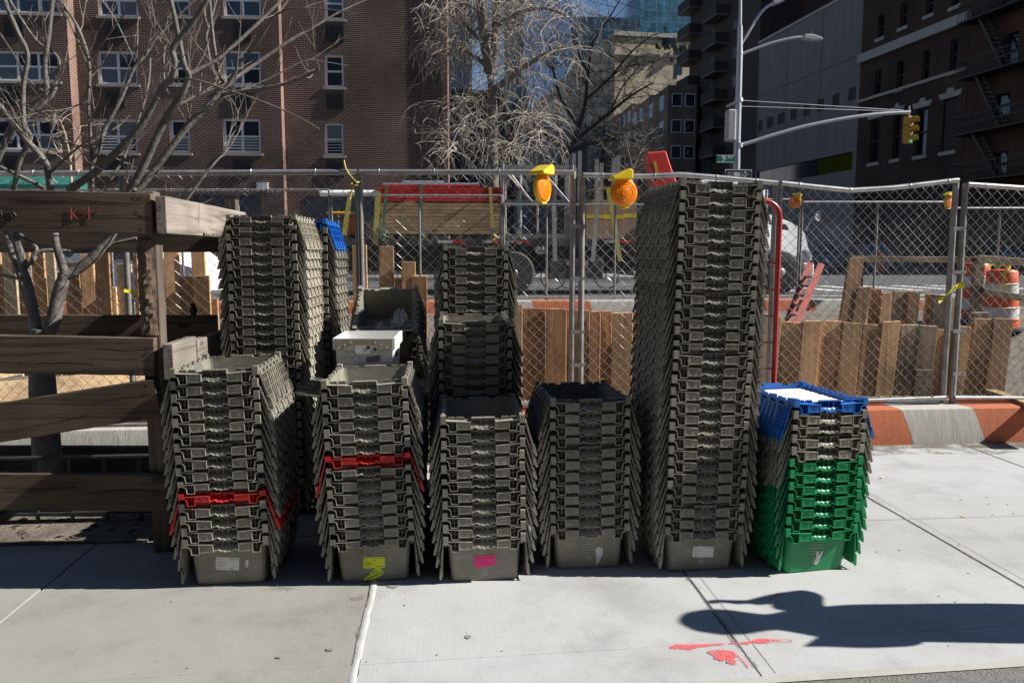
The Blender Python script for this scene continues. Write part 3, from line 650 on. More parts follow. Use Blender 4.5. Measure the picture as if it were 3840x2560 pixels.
for k in range(40):
    x = -ht + .006 + k*(2*ht-.012)/39; mb.bx(x, x+.002, -.001 + .012*.0, .001, H-.07, H-.001)
tub_b = mb.build('body', TUBW, tb)
mb = MB()
for (x0, x1, y0, y1) in ((-ht-.010, ht+.010, -.010, -.003), (-ht-.010, ht+.010, L0+.003, L0+.010), (-ht-.010, -ht-.003, -.003, L0+.003), (ht+.003, ht+.010, -.003, L0+.003)): mb.bx(x0, x1, y0, y1, H-.058, H+.002)
mb.build('rim_band', TUBW, tb)
mb = MB(); mb.prism([(-.145, H-.003), (.15, H-.003), (.15, H-.052), (.125, H-.055), (.06, H-.035), (-.055, H-.035), (-.125, H-.056), (-.145, H-.05)], -.0125, -.0102); mb.build('stained_flap', TUBD, tb)
mb = MB(); mb.prism([(-.045, H-.038), (.035, H-.038), (.035, H-.07), (.029, H-.078), (-.04, H-.078), (-.045, H-.07)], -.0145, -.0128); mb.build('hand_hole', mat('tub_cell', (.70, .80, .84), .5), tb)
mb = MB(); mb.bx(.014, .033, -.0155, -.0147, H-.055, H-.039); mb.build('slot', INK, tb)
mb = MB(); mb.lathe([(.008, -.0140), (.008, -.0128)], (.058, 0, H-.057), 16, 'y'); mb.build('hole', INK, tb)
for x, z in ((-.098, H-.083), (-.062, H-.083), (-.113, H-.106), (-.078, H-.106), (-.043, H-.106)):
    mb = MB(); mb.lathe([(.0115, -.0035), (.0115, .0005)], (x, 0, z), 18, 'y'); mb.build('printed_dot', PAPERW, tb)
for x, z in ((-.13, H-.048), (-.1, H-.035), (-.068, H-.02), (.06, H-.02), (.09, H-.034), (.12, H-.047)):
    mb = MB(); mb.lathe([(.0045, -.0138), (.0045, -.0125)], (x, 0, z), 10, 'y'); mb.build('rivet', WHITE, tb)
mb = MB()
for k in range(9): mb.prism([(.008+k*.0085, H-.125), (.012+k*.0085, H-.125), (.014+k*.0085, H-.098+k*.0012), (.010+k*.0085, H-.098+k*.0012)], -.0028, -.0012)
mb.build('barcode_print', mat('faded_ink', (.10, .09, .12), .6), tb)
mb = MB(); add_text(mb, 'US MAIL', .05, Matrix.Translation((ht+.0005, L0*.45, H-.1)) @ Matrix.Rotation(R(90), 4, 'Z') @ Matrix.Rotation(R(90), 4, 'X'), .001); mb.build('side_print', INK, tb)

# ---------------------------------------------------------------- red hand truck behind the tallest stack
HT_Y = b5[1] + .85
REDM = mat('red_enamel', (.38, .010, .014), .35, (.30, .009, .012), 10, coat=.4, bump=.04)
xr_ = at(1783, 700, HT_Y).x; ztop = at(1760, 463, HT_Y).z
ht = thing('hand_truck', 'red tubular hand truck standing behind the tallest tote stack', 'hand truck', (xr_ - .2, HT_Y, 0), 0)
def arc(cx, cz, r, a0, a1, n=7): return [(cx + r*math.cos(R(a0+(a1-a0)*k/n)), 0, cz + r*math.sin(R(a0+(a1-a0)*k/n))) for k in range(n+1)]
mb = MB(); mb.tube([(-.2, 0, .04)] + [(-.2, 0, ztop-.09)] + arc(-.11, ztop-.09, .09, 180, 90) + arc(.11, ztop-.09, .09, 90, 0) + [(.2, 0, .04)], .0165, 12)
mb.build('frame', REDM, ht, smooth=True)
for k in range(9):
    z = .25 + k*.155
    if z < ztop - .05: mb = MB(); mb.tube([(-.2, 0, z+.01), (.2, 0, z-.01)], .0055, 8); mb.build('cross_rod', REDM, ht, smooth=True)
for x in (-.115, .115): mb = MB(); mb.tube([(x, .004, .15), (x, .004, ztop-.002)], .006, 8); mb.build('upright_rod', REDM, ht, smooth=True)
mb = MB(); mb.bx(-.2, .2, -.2, .01, .012, .02); mb.build('toe_plate', REDM, ht)
for s in (-1, 1):
    mb = MB(); mb.lathe([(.04, -.022), (.10, -.03), (.115, -.018), (.115, .018), (.10, .03), (.04, .022)], (s*.25, .09, .117), 20, 'x'); mb.build('wheel', RUBBER, ht, smooth=True)
mb = MB(); mb.tube([(-.25, .09, .117), (.25, .09, .117)], .01, 8); mb.build('axle', REDM, ht)

# ---------------------------------------------------------------- wooden tree guard at the left
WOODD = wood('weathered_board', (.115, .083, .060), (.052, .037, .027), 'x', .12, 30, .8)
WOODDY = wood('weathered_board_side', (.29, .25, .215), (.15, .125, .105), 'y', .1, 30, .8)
WOODZ = wood('weathered_post', (.14, .11, .085), (.07, .054, .042), 'z', .1, 26, .8)
BARK = mat('bark_slab', (.20, .13, .09), .95, (.05, .04, .03), 16, bump=1, bscale=28, detail=9, stretch=(2, 2, .5))
YG = gr(385, 1265).y + .02
tg = thing('tree_guard', 'weathered timber plank guard built around the street tree', 'tree guard', (at(345, 900, YG).x, YG, 0))
ox = tg.location.x
def G2(u, v, y): p = at(u, v, y); return Vector((p.x - ox, p.y - YG, p.z))
def board(p0, p1, wd, th, m, name='board', cut=0):            # p0,p1 mid-line ends; wd height, th thickness (faces -y or +x)
    mb = MB(); d = (p1-p0).normalized(); N = 14
    side_ = d.cross(Vector((0,0,1))).normalized(); up = side_.cross(d); rr = random.Random(int(p0.x*1000) % 97)
    vs = []
    for k in range(N+1):
        p = p0.lerp(p1, k/N); e0 = rr.uniform(-.0012, .0012); e1 = rr.uniform(-.0012, .0012); c = .006
        for i, j in ((-1, -1), (1, -1), (1, 1), (-1, 1)):
            vs.append(p + side_*th/2*i + up*(wd/2*j + (e0 if j < 0 else e1)))
    fs = [(a*4+i, a*4+(i+1) % 4, a*4+4+(i+1) % 4, a*4+4+i) for a in range(N) for i in range(4)] + [(0,1,2,3), (N*4+3, N*4+2, N*4+1, N*4)]
    mb.add(vs, fs); o = mb.build(name, m, tg)
    bv = o.modifiers.new('b', 'BEVEL'); bv.width = .004; bv.segments = 2; bv.limit_method = 'ANGLE'
    return o
def bfront(u0, vt0, vb0, u1, vt1, vb1, dy=0, m=WOODD, th=.05):
    y = YG + dy - .06; a0, a1, b0_, b1_ = G2(u0, vt0, y), G2(u0, vb0, y), G2(u1, vt1, y), G2(u1, vb1, y)
    return board((a0+a1)/2, (b0_+b1_)/2, ((a0-a1).length + (b0_-b1_).length)/2, th, m)
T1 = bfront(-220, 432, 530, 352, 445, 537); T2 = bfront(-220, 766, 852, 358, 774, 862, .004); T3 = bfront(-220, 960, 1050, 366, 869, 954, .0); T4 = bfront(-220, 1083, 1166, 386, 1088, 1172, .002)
NAIL = mat('rust_nail', (.05, .03, .02), .8)
def nail(u, v): p = G2(u, v, YG - .0853); mb = MB(); mb.lathe([(.006, -.0006), (.006, .002)], p, 8, 'y'); mb.build('nail_head', NAIL, tg)
for (u, v) in ((306,454),(320,455),(313,488),(322,497),(325,526),(350,800),(316,845),(335,885),(330,905),(352,1105),(355,1135)): nail(u, v)
pst = MB(); w2 = .045
rr = random.Random(5)
pb_ = [G2(349, v, YG + .0) for v in (440, 1268)]
xc = G2(350, 700, YG).x
mb = MB(); mb.bx(xc-.045, xc+.045, -.032, .06, -.01, pb_[0].z); o = mb.build('post', WOODZ, tg); bv = o.modifiers.new('b', 'BEVEL'); bv.width = .006; bv.segments = 2
zb0, zb1 = G2(345, 768, YG).z, G2(345, 550, YG).z                    # strip of bark left on the post
vs = []; NJ = 26
for j in range(NJ+1):
    for i in range(6):
        x = xc - .05 + .085*i/5; e = math.sin(math.pi*i/5); vs.append((x + rr.uniform(-.004, .004), -.034 - .018*e*rr.uniform(.5, 1.4), zb0 + (zb1-zb0)*j/NJ))
mb = MB(); mb.add(vs, [(j*6+i, j*6+i+1, j*6+6+i+1, j*6+6+i) for j in range(NJ) for i in range(5)]); mb.build('bark', BARK, tg)
xs_ = G2(360, 490, YG - .085).x + .022                                # right-hand side, running away from the camera
def bside(y0, y1, vt, vb, m=WOODDY, wd=None, th=.05, dz=0):
    z0, z1 = G2(360, vt, YG-.085).z, G2(360, vb, YG-.085).z
    return board(Vector((xs_, y0, (z0+z1)/2)), Vector((xs_, y1, (z0+z1)/2 + dz)), z0-z1, th, m)
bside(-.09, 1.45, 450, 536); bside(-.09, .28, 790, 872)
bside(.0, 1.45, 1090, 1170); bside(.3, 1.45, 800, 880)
mb = MB(); mb.bx(xs_-.10, xs_-.03, 1.40, 1.49, -.01, 1.9); mb.build('post', WOODZ, tg)
for (vt, vb) in ((538, 575), (730, 790), (1030, 1085)):
    y = YG + 1.42; a, b_ = G2(-120, vt, y), G2(-120, vb, y); c, d_ = G2(500, vt, y), G2(500, vb, y); board((a+b_)/2, (c+d_)/2, (a-b_).length*1.25, .045, WOODD)
SPLIT = mat('wood_split', (.02, .015, .012), .95)
for k_, pts_ in enumerate(([(0,459),(90,463),(180,460),(262,467),(330,470)], [(0,520),(70,517),(160,521),(240,516)], [(120,492),(210,497),(300,494),(352,499)], [(0,832),(60,836),(150,833),(230,839)], [(200,800),(280,806),(352,803)], [(40,985),(130,968),(220,950)], [(210,925),(290,912),(362,905)], [(0,1120),(90,1124),(190,1119)], [(230,1128),(300,1124),(380,1130)])):
    r_s = random.Random(k_); mb = MB(); P = []
    for a, b in zip(pts_, pts_[1:]):
        for k in range(6): t = k/6; P.append(G2(a[0]+(b[0]-a[0])*t, a[1]+(b[1]-a[1])*t + r_s.uniform(-.8, .8), YG - .0862))
    vs = []
    for p in P: w_ = r_s.uniform(.0006, .0032); vs += [(p.x, p.y, p.z-w_), (p.x, p.y, p.z+w_)]
    mb.add(vs, [(2*i, 2*i+2, 2*i+3, 2*i+1) for i in range(len(P)-1)]); mb.build('split', SPLIT, tg)
RP = mat('red_marker', (.45, .04, .03), .7)
def scrawl(strokes, m, name, r=.0014):
    mb = MB()
    for s in strokes: mb.tube([G2(u, v, YG - .088) for u, v in s], r, 5)
    mb.build(name, m, tg)
scrawl([[(163,477),(165,505)],[(176,478),(166,490),(178,503)],[(186,478),(195,479),(188,489),(196,493),(187,501)],[(203,474),(205,504),(214,502)],[(206,486),(219,484)],[(222,482),(234,478),(226,486)]], RP, 'red_scrawl')
scrawl([[(2,482),(5,498),(18,490),(32,488),(37,495),(25,505),(8,506),(2,500),(12,490),(26,492),(28,498),(14,502)]], INK, 'black_scrawl', .0035)
# low iron rail of the tree pit
IRON = mat('black_iron', (.03, .03, .033), .5, (.05, .05, .05), 12, metal=.3)
yr = YG + .45; zr = at(200, 1046, yr).z
tr = thing('tree_pit_rail', 'low black iron rail around the tree pit behind the planks', 'railing', (ox, yr, 0))
mb = MB(); mb.bx(-2.2, .0, -.02, .02, zr-.012, zr); mb.build('top_rail', IRON, tr)
mb = MB(); mb.bx(-2.2, .0, -.02, .02, .06, .075); mb.build('bottom_rail', IRON, tr)
for k in range(12): mb = MB(); x = -2.15 + k*.19; mb.bx(x-.008, x+.008, -.008, .008, -.01, zr-.012); mb.build('baluster', IRON, tr)
mb = MB(); mb.bx(ox-3, ox-.1, YG+.12, YG+1.35, -.02, .012); tag(mb.build('tree_pit_soil', SOIL), kind='structure')
rr = random.Random(8); mb = MB()
for k in range(260):
    x, y, s, a = rr.uniform(ox-2.6, ox-.2), rr.uniform(YG+.15, YG+1.3), rr.uniform(.015, .045), rr.uniform(0, 3.1)
    c, n_ = math.cos(a)*s, math.sin(a)*s; mb.add([(x-c, y-n_, .016), (x+n_*.4, y-c*.4, .02+rr.uniform(0, .012)), (x+c, y+n_, .016), (x-n_*.4, y+c*.4, .018)], [(0,1,2,3)])
tag(mb.build('leaf_litter', mat('dead_leaf', (.12, .09, .065), .9, (.05, .04, .03), 20)), 'dead leaves littering the soil of the tree pit', 'leaf litter', kind='stuff')
# ================================================================ painted kerb under the near fence
ORANGE = mat('kerb_orange', (.56, .15, .052), .85, (.38, .12, .06), 7, bump=.5, bscale=30, stretch=(9, 1, .8)); KERBW = mat('kerb_white', (.52, .50, .46), .85, (.36, .345, .31), 6, bump=.4, bscale=30, stretch=(9, 1, .8))
kerb = thing('striped_kerb', 'concrete kerb painted in orange and white stripes under the near fence', 'kerb', (0, YB, 0))
ZK = .285
def kerb_run(par, x0, x1, seg, h, dep, first, shear=.09, zb=0):
    k = 0; x = x0
    while x < x1:
        mb = MB(); g = .0015
        P = []
        for xx in (x+g, x+seg-g):
            P += [(xx+shear, -.012, zb), (xx+shear*.75, .0, zb+h*.3), (xx+shear*.2, .035, zb+h*.86), (xx+shear*.0, .045, zb+h-.008), (xx-.01, .075, zb+h), (xx-.05, dep, zb+h), (xx-.05, dep, zb)]
        n = 7; mb.add(P, [tuple(range(n))[::-1], tuple(range(n, 2*n))] + [(i, (i+1) % n, n+(i+1) % n, n+i) for i in range(n)])
        mb.build('stripe', [ORANGE, KERBW][(k + first) % 2], par, smooth=True); x += seg; k += 1
xw = at(2066, 957, YB+.06).x                                         # where the white stripe starts
seg = at(2231, 957, YB+.06).x - xw
kerb_run(kerb, xw - seg*8, xw + seg*6, seg, ZK, .46, 1)
plain = thing('plain_kerb', 'unpainted concrete kerb running behind the tree guard', 'kerb', (0, YB, 0)); ORANGE_ = ORANGE; ORANGE = KERBW
kerb_run(plain, xw - seg*16, xw - seg*8 - .01, seg*2, ZK*.8, .46, 0); ORANGE = ORANGE_

# ================================================================ chain-link fences
def chain(x0, x1, zlo, zhi, pitch, r, y=0, sides=4, wob=.0, seed=1):
    mb = MB(); rr = random.Random(seed); h = pitch*.5; n = int((x1-x0)/h)
    for k in range(n):
        xa = x0 + k*h; z = zlo(xa); pts = []; i = 0; top = zhi(xa)
        sx = 0
        while z <= top + .02:
            odd = (i + k) % 2
            px = xa + (h*1.04 if odd else -.04*h)
            px = min(max(px, x0), x1)
            bend = wob*2.5*math.sin(z*3.1 + xa*1.7) if wob else 0
            pts.append((px + sx + bend*.6, y + (.004 if odd else -.004) + bend, z)); z += h; i += 1
        pts[-1] = (pts[-1][0], pts[-1][1], min(pts[-1][2], top + .03))
        if len(pts) > 1: mb.tube(pts, r, sides, cap=False)
    return mb
YF = YB + .24
def panel(u0, u1, tops, vb0, vb1, label, mid=(), y=YF, pitch=.086, r=.0025, postr=.024, seed=1, open_l=False, wob=.002, zbot=None):
    X0, X1 = at(u0, 500, y).x, at(u1, 500, y).x
    T = [(at(u, v, y).x, at(u, v, y).z) for u, v in tops]
    def zh(x):
        if x <= T[0][0]: return T[0][1]
        for (a, za), (b_, zb_) in zip(T, T[1:]):
            if x <= b_: return za + (zb_-za)*(x-a)/(b_-a)
        return T[-1][1]
    zb = zbot if zbot is not None else ZK + .05
    t = thing('chain_link_panel', label, 'fence', ((X0+X1)/2, y, zb-.05)); o = Vector(t.location)
    rel = lambda x, yy, z: Vector((x, yy, z)) - o
    pts = [(X0, zh(X0))] + [p for p in T if X0 < p[0] < X1] + [(X1, zh(X1))]
    fine = []
    for (a, za), (b_, zb_) in zip(pts, pts[1:]):
        for k in range(4): fine.append((a + (b_-a)*k/4, za + (zb_-za)*k/4))
    fine.append(pts[-1])
    mb = MB(); mb.tube([rel(x, y - postr*.9, z) for x, z in fine], postr*.9, 10); mb.build('top_rail', GALV, t, smooth=True)
    mb = MB(); mb.tube([rel(X0, y - postr*.9, zb), rel((X0+X1)/2, y - postr*.9, zb - .012), rel(X1, y - postr*.9, zb+.004)], postr*.85, 10); mb.build('bottom_rail', GALV, t, smooth=True)
    for x in [X0, X1] + [at(m, 600, y).x for m in mid]:
        mb = MB(); mb.tube([rel(x, y + postr*.25, zb - .05), rel(x, y + postr*.25, zh(x) + .012)], postr, 12); mb.build('post', GALVD, t, smooth=True)
    mb = chain(X0 + .02, X1 - .02, lambda x: zb, lambda x: zh(x), pitch, r, y + postr*.2, 4, wob, seed)
    mb.xf(Matrix.Translation(-o)); mb.build('chain_link_mesh', WIRE, t)
    mb = MB(); x = X0 + .15; k = 0
    while x < X1:                                                    # tie wires round the top rail
        mbt = MB(); zz = zh(x); mbt.tube([rel(x + .004*math.cos(a), y - postr*.9 + postr*1.12*math.sin(a)*1.0, zz + postr*1.12*math.cos(a)) for a in [j*math.tau/9 for j in range(10)]], .0025, 5, cap=False)
        mbt.build('tie_wire', GALV, t); x += .42 + .1*math.sin(k*2.2); k += 1
    return t
panel(-260, 822, [(-260, 401), (400, 398), (822, 396)], 0, 0, 'chain-link panel standing behind the wooden tree guard', mid=(290,), seed=2)
panel(828, 1316, [(828, 396), (1200, 396), (1316, 397)], 0, 0, 'chain-link panel with one amber lamp, hung before the lumber truck', seed=3)
panel(1337, 1780, [(1337, 403), (1480, 406), (1560, 402), (1640, 408), (1780, 421)], 0, 0, 'chain-link panel rising behind the tallest tote stack', seed=4)
panel(1789, 2192, [(1789, 421), (1870, 430), (1950, 438), (2050, 432), (2192, 415)], 0, 0, 'chain-link panel with sagging top rail above the striped kerb', seed=5, wob=.004)
panel(2214, 2560, [(2214, 424), (2352, 433), (2560, 440)], 0, 0, 'chain-link panel bolted beside the sagging one, before the barrels', seed=6)
for i, (u, vv) in enumerate(((2203, (525, 625, 760, 858)), (1327, (520, 640, 762, 838)))):           # clamps joining posts
    for kk, v in enumerate(vv):
        p = at(u, v, YF - .04); cl = thing('fence_clamp', '%s steel clamp up from the kerb on the paired posts %s' % (ORD(4 - kk), 'by the sagging panel' if i == 0 else 'by the amber lamps'), 'clamp', p, 0, 'clamps by the sagging panel' if i == 0 else 'clamps by the amber lamps')
        mb = MB(); mb.bx(-.055, .055, -.01, .0, -.014, .014); mb.build('strap', GALV, cl); mb = MB(); mb.lathe([(.008, -.02), (.008, -.008)], (.035, 0, 0), 6, 'y'); mb.build('bolt', GALV, cl)
# yellow rope and caution tape knots
ROPE = mat('rope_yellow', (.62, .50, .14), .8, (.45, .35, .10), 40); TAPE = mat('tape_yellow', (.75, .62, .02), .4, (.66, .55, .02), 10)
def rope(name, label, pts, y, r, m=ROPE, cat='rope'):
    mb = MB(); P = [at(u, v, y + dy) for u, v, dy in pts]; mb.tube(P, r, 7); o = mb.build(name, m, smooth=True); return tag(o, label, cat)
rope('rope', 'pale yellow rope knotted round the fence post over the lumber', [(790,368,-.03),(793,384,-.04),(800,398,-.045),(812,412,-.05),(820,420,-.05),(832,414,.0),(826,408,.03),(814,416,.02),(806,424,-.05),(822,426,-.05),(810,432,-.04),(806,446,-.03),(803,458,-.03)], YF, .006)
def tape(label, pts, y, wd):
    mb = MB(); P = [at(u, v, y + .01*math.sin(i*2.1)) for i, (u, v) in enumerate(pts)]; vs = []
    for i, p in enumerate(P):
        a = i*.9; vs += [p + Vector((.3*math.sin(a), .4*math.cos(a*1.3), .8))*wd/2, p - Vector((.3*math.sin(a), .4*math.cos(a*1.3), .8))*wd/2]
    mb.add(vs, [(2*i, 2*i+2, 2*i+3, 2*i+1) for i in range(len(P)-1)]); o = mb.build('caution_tape', TAPE); return tag(o, label, 'tape')
tape('yellow caution tape tied round the paired posts near the barrels', [(2155,692),(2168,684),(2180,672),(2190,662),(2203,656),(2215,652)], YF - .06, .05)
tape('scrap of caution tape fluttering at the tree guard post', [(285,667),(300,669),(318,674)], YG + .2, .02)

# ---------------------------------------------------------------- amber barricade lamps
AMB, n_, l_, b_ = nodes('amber_lens'); b_.inputs['Base Color'].default_value = (.95, .25, .004, 1); b_.inputs['Roughness'].default_value = .12; b_.inputs['Coat Weight'].default_value = .8
b_.inputs['Transmission Weight'].default_value = .05; b_.inputs['Subsurface Weight'].default_value = .35; b_.inputs['Subsurface Radius'].default_value = (.05, .02, .005)
tcn = n_.new('ShaderNodeTexCoord'); wv = n_.new('ShaderNodeTexWave'); wv.wave_type = 'RINGS'; wv.rings_direction = 'Y'; wv.inputs['Scale'].default_value = 22; l_.new(tcn.outputs['Object'], wv.inputs['Vector'])
bpn = n_.new('ShaderNodeBump'); bpn.inputs['Strength'].default_value = .35; bpn.inputs['Distance'].default_value = .003; l_.new(wv.outputs['Fac'], bpn.inputs['Height']); l_.new(bpn.outputs[0], b_.inputs['Normal'])
YEL = mat('lamp_yellow', (.80, .58, .01), .4, (.70, .50, .01), 8, coat=.3, bump=.04)
def lamp(u, v, y, r, yaw, roll, label):
    p = at(u, v, y); t = thing('barricade_lamp', label, 'warning light', p, 0); t.rotation_euler = (0, R(roll), R(yaw))
    k = r/.1
    mb = MB(); pf = [(.004*k, -.026*k)] + [(.012*k + .010*k*j + (.002*k if j % 2 else 0), -.025*k + .0021*k*j - (.0022*k if j % 2 else 0)) for j in range(9)] + [(.1*k, -.002*k), (.1*k, .02*k), (.085*k, .028*k)]; mb.lathe(pf, (0, 0, 0), 32, 'y'); mb.build('lens', AMB, t)
    mb = MB(); mb.lathe([(.05*k, .028*k), (.106*k, .0*k), (.109*k, .012*k), (.106*k, .03*k), (.06*k, .045*k)], (0, 0, 0), 28, 'y'); mb.build('lens_ring', YEL, t, smooth=True)
    mb = MB(); P = [(-.10, .10), (.055, .09), (.065, .155), (.04, .172), (-.03, .148), (-.10, .122)]
    mb.prism([(x*k, z*k) for x, z in P], -.06*k, .07*k); o = mb.build('battery_case', YEL, t); bv = o.modifiers.new('b', 'BEVEL'); bv.width = .01*k; bv.segments = 3
    mb = MB(); mb.bx(-.03*k, .03*k, .0, .04*k, -.115*k, .105*k); mb.build('bracket', YEL, t)
    return t
lamp(1250, 432, YF - .10, .104, 52, -4, 'amber warning lamp turned sideways on the rail before the lumber')
lamp(1434, 443, YF - .10, .105, 8, -6, 'amber warning lamp facing out beside the paired gate posts')
lamp(1826, 464, 13.9, .10, -30, 20, 'small amber lamp on the far fence above the truck hood')
lamp(2181, 464, 13.9, .11, 20, 0, 'amber lamp half hidden behind the paired posts by the barrels')
mb = MB(); rr = random.Random(2); vs = [at(1240+rr.uniform(-12, 12), 570+rr.uniform(-12, 14), YF+.05+rr.uniform(-.05, .05)) for k in range(26)]
mb = MB()
for k in range(22): i = rr.sample(range(26), 3); mb.add([vs[j] for j in i], [(0,1,2)])
tag(mb.build('litter_scrap', PAPERW), 'white scrap of plastic caught in the fence by the truck wheel', 'litter')

# ================================================================ planks lining the dig
PLK = [wood('sheeting_plank', (.52, .31, .155), (.36, .20, .10), 'z', .26, 26), wood('sheeting_plank_grey', (.42, .32, .21), (.27, .20, .13), 'z', .16, 26), wood('sheeting_plank_red', (.50, .255, .115), (.33, .16, .07), 'z', .12, 26)]
dig = thing('plank_sheeting', 'row of upright timber planks lining the near side of the dig', 'planks', (0, 6.8, .2))
digb = thing('plank_sheeting', 'farther row of upright planks at the back of the dig', 'planks', (0, 9.3, .2))
digl = thing('plank_sheeting', 'uneven upright planks behind the tree guard and the fence', 'planks', (0, 6.8, .2))
rp_ = random.Random(21)
def plank(par, u0, u1, vt, y, lean=0, zb=None, m=None, slant=0, th=.042):
    yy = y + rp_.uniform(-.012, .012); a, b2_ = at(u0, vt, yy), at(u1, vt + slant, yy); g = .004
    zb = .2 if zb is None else zb; lx_ = lean*(a.z - zb); o = Vector(par.location); mb = MB()
    x0, x1 = a.x+g, b2_.x-g; ch = rp_.uniform(-.015, .015); tw = rp_.uniform(-.012, .012)
    V = [(x0+lx_, yy, zb), (x1+lx_, yy+tw, zb), (x1+lx_, yy+th+tw, zb), (x0+lx_, yy+th, zb), (x0, yy, a.z+ch*.3), (x1, yy+tw, b2_.z-ch*.3), (x1, yy+th+tw, b2_.z-ch*.3), (x0, yy+th, a.z+ch*.3)]
    mb.add([Vector(v)-o for v in V], [(0,3,2,1),(4,5,6,7),(0,1,5,4),(1,2,6,5),(2,3,7,6),(3,0,4,7)])
    ob = mb.build('plank', m or rp_.choice(PLK[:2] + PLK[:1]*3), par); bv = ob.modifiers.new('b', 'BEVEL'); bv.width = .004; bv.segments = 1
def zR(zx): return 1568 + zx/3
def zV(zy): return 428.7 + zy/3
for i, (a, b2_, t_) in enumerate(((555,690,895),(690,830,930),(830,965,925),(965,1105,925),(1105,1245,935),(1245,1375,945),(1375,1510,930),(1510,1630,950),(1630,1760,955),(1760,1885,985),(1885,1995,960),(2010,2145,910),(2145,2285,905))):
    plank(dig, zR(a), zR(b2_), zV(t_), 6.85 + .016*(i % 2), -.055, slant=rp_.uniform(-1, 2))
for i, (a, b2_, t_) in enumerate(((1150,1250,815),(1250,1410,838),(1410,1555,840),(1555,1715,850),(1715,1790,858),(1790,1870,856),(1870,2010,868),(2010,2140,860),(2140,2280,872),(2280,2420,866))):
    plank(dig, 784 + a/3, 784 + b2_/3, zV(t_), 6.9 + .035*(i % 2), 0, m=PLK[2] if i in (1, 2, 4, 5) else PLK[0])
plank(dig, zR(1605), zR(1745), zV(1262), 6.70, -.06, zb=.235, m=mat('muddy_plank', (.16, .12, .08), .95, (.06, .045, .03), 22, bump=1, bscale=60))
plank(dig, zR(1990), zR(2120), zV(865), 7.0, -.05)
for i, (a, b2_, t_) in enumerate(((1150,1255,490),(1100,1200,795),(1205,1305,690),(1300,1372,705),(1370,1447,730),(1455,1557,720),(1557,1642,722),(1680,1735,738),(1738,1830,745),(1830,1920,760))):
    plank(digb, zR(a), zR(b2_), zV(t_), 9.3 + .05*(i % 2), -.12 if i < 3 else -.03, zb=-.5)
for i, (a, b2_, t_) in enumerate(((-330,-200,438),(-195,-80,450),(-75,2,436),(5,102,440),(104,200,446),(205,303,434),(306,372,442),(435,540,520),(545,640,470),(642,752,430),(756,800,690),(802,905,530),(908,945,414),(1120,1226,416),(1230,1330,616),(1332,1446,613),(1310,1410,399),(1450,1500,770))):
    plank(digl, a/3, b2_/3, zV(t_), 8.7 + .05*(i % 3), 0, slant=rp_.uniform(-2, 2))
for i, (a, b2_, t_) in enumerate(((70,176,405),(255,362,410),(410,512,516),(366,480,632),(480,592,616))):
    plank(digl, 784 + a/3, 784 + b2_/3, zV(t_), 8.7 + .05*(i % 2), .0, m=PLK[0] if i < 3 else PLK[2])
# loose timber inside the fence line
TIMB = wood('new_timber', (.48, .34, .20), (.34, .23, .13), 'x', .1, 26)
def timber(label, a, b2_, w_, h_):
    mb = MB(); o = (Vector(a)+Vector(b2_))/2; mb.bar(Vector(a)-o, Vector(b2_)-o, w_, h_); ob = mb.build('timber', TIMB, loc=o); return tag(ob, label, 'timber')
timber('pale squared timber lying behind the fence below the tree guard planks', gr(-60, 905, .33), gr(330, 868, .33), .16, .16)
timber('flat board propped low behind the tree guard', gr(-60, 870, .40), gr(75, 846, .42), .14, .05)
timber('timber offcut lying at the foot of the right-hand planks', gr(2275, 905, .27), gr(2420, 955, .27), .1, .09)
mb = MB(); rr = random.Random(31)
for k in range(1500):
    x, y, s = rr.uniform(-5, 5.5), rr.uniform(YB+.5, 6.84), rr.uniform(.006, .022); z = .245
    mb.add([(x-s, y, z), (x, y-s, z), (x+s, y+.3*s, z), (x, y+s, z), (x, y, z+s*rr.uniform(.6, 1.3))], [(0,1,4),(1,2,4),(2,3,4),(3,0,4)])
tag(mb.build('gravel', mat('rubble', (.36, .32, .27), .95, (.2, .175, .15), 20)), 'loose gravel and crumbs of concrete behind the striped kerb', 'gravel', kind='stuff')
# ================================================================ street tree inside the guard
BARKT = mat('tree_bark', (.20, .185, .17), .85, (.095, .087, .079), 12, bump=.5, bscale=40, detail=8)
TY = YG + .75
tree = thing('street_tree', 'bare multi-stemmed street tree growing inside the timber guard', 'tree', gr(105, 1060).to_tuple()[:2] + (0,)); tree.location = (at(100, 900, TY).x, TY, 0)
to = Vector(tree.location)
def zp(x, y, dy): p = at(x/3, y/3, TY + dy) - to; return p
def lowp(x, y, dy): p = at(x/3, 428.7 + y/3, TY + dy) - to; return p
WPX = K/3*3.9/F_PX                                       # zoomed pixel to metres at the tree
def smooth(pts, n=5):
    out = []; P = [pts[0]] + pts + [pts[-1]]
    for i in range(1, len(P)-2):
        for k in range(n):
            t = k/n; a, b, c, d = P[i-1], P[i], P[i+1], P[i+2]
            out.append(.5*((2*b) + (c-a)*t + (2*a-5*b+4*c-d)*t*t + (3*b-a-3*c+d)*t**3))
    out.append(pts[-1]); return out
LIMBS = []
def limb(pts, w0, w1, d0=0, d1=0, f=zp, name='branch'):
    n = len(pts); P = [f(x, y, d0 + (d1-d0)*i/(n-1)) for i, (x, y) in enumerate(pts)]; P = smooth(P, 5)
    rr_ = [max(.0025, (w0 + (w1-w0)*i/(len(P)-1))*WPX/2*(1+.04*math.sin(i*1.9)+.02*math.sin(i*4.3))) for i in range(len(P))]
    mb = MB(); mb.tube(P, rr_, 9 if w0 > 30 else 7); LIMBS.append((P, rr_)); return mb.build(name, BARKT, tree, smooth=True)
g0 = Vector((0, 0, -.02))
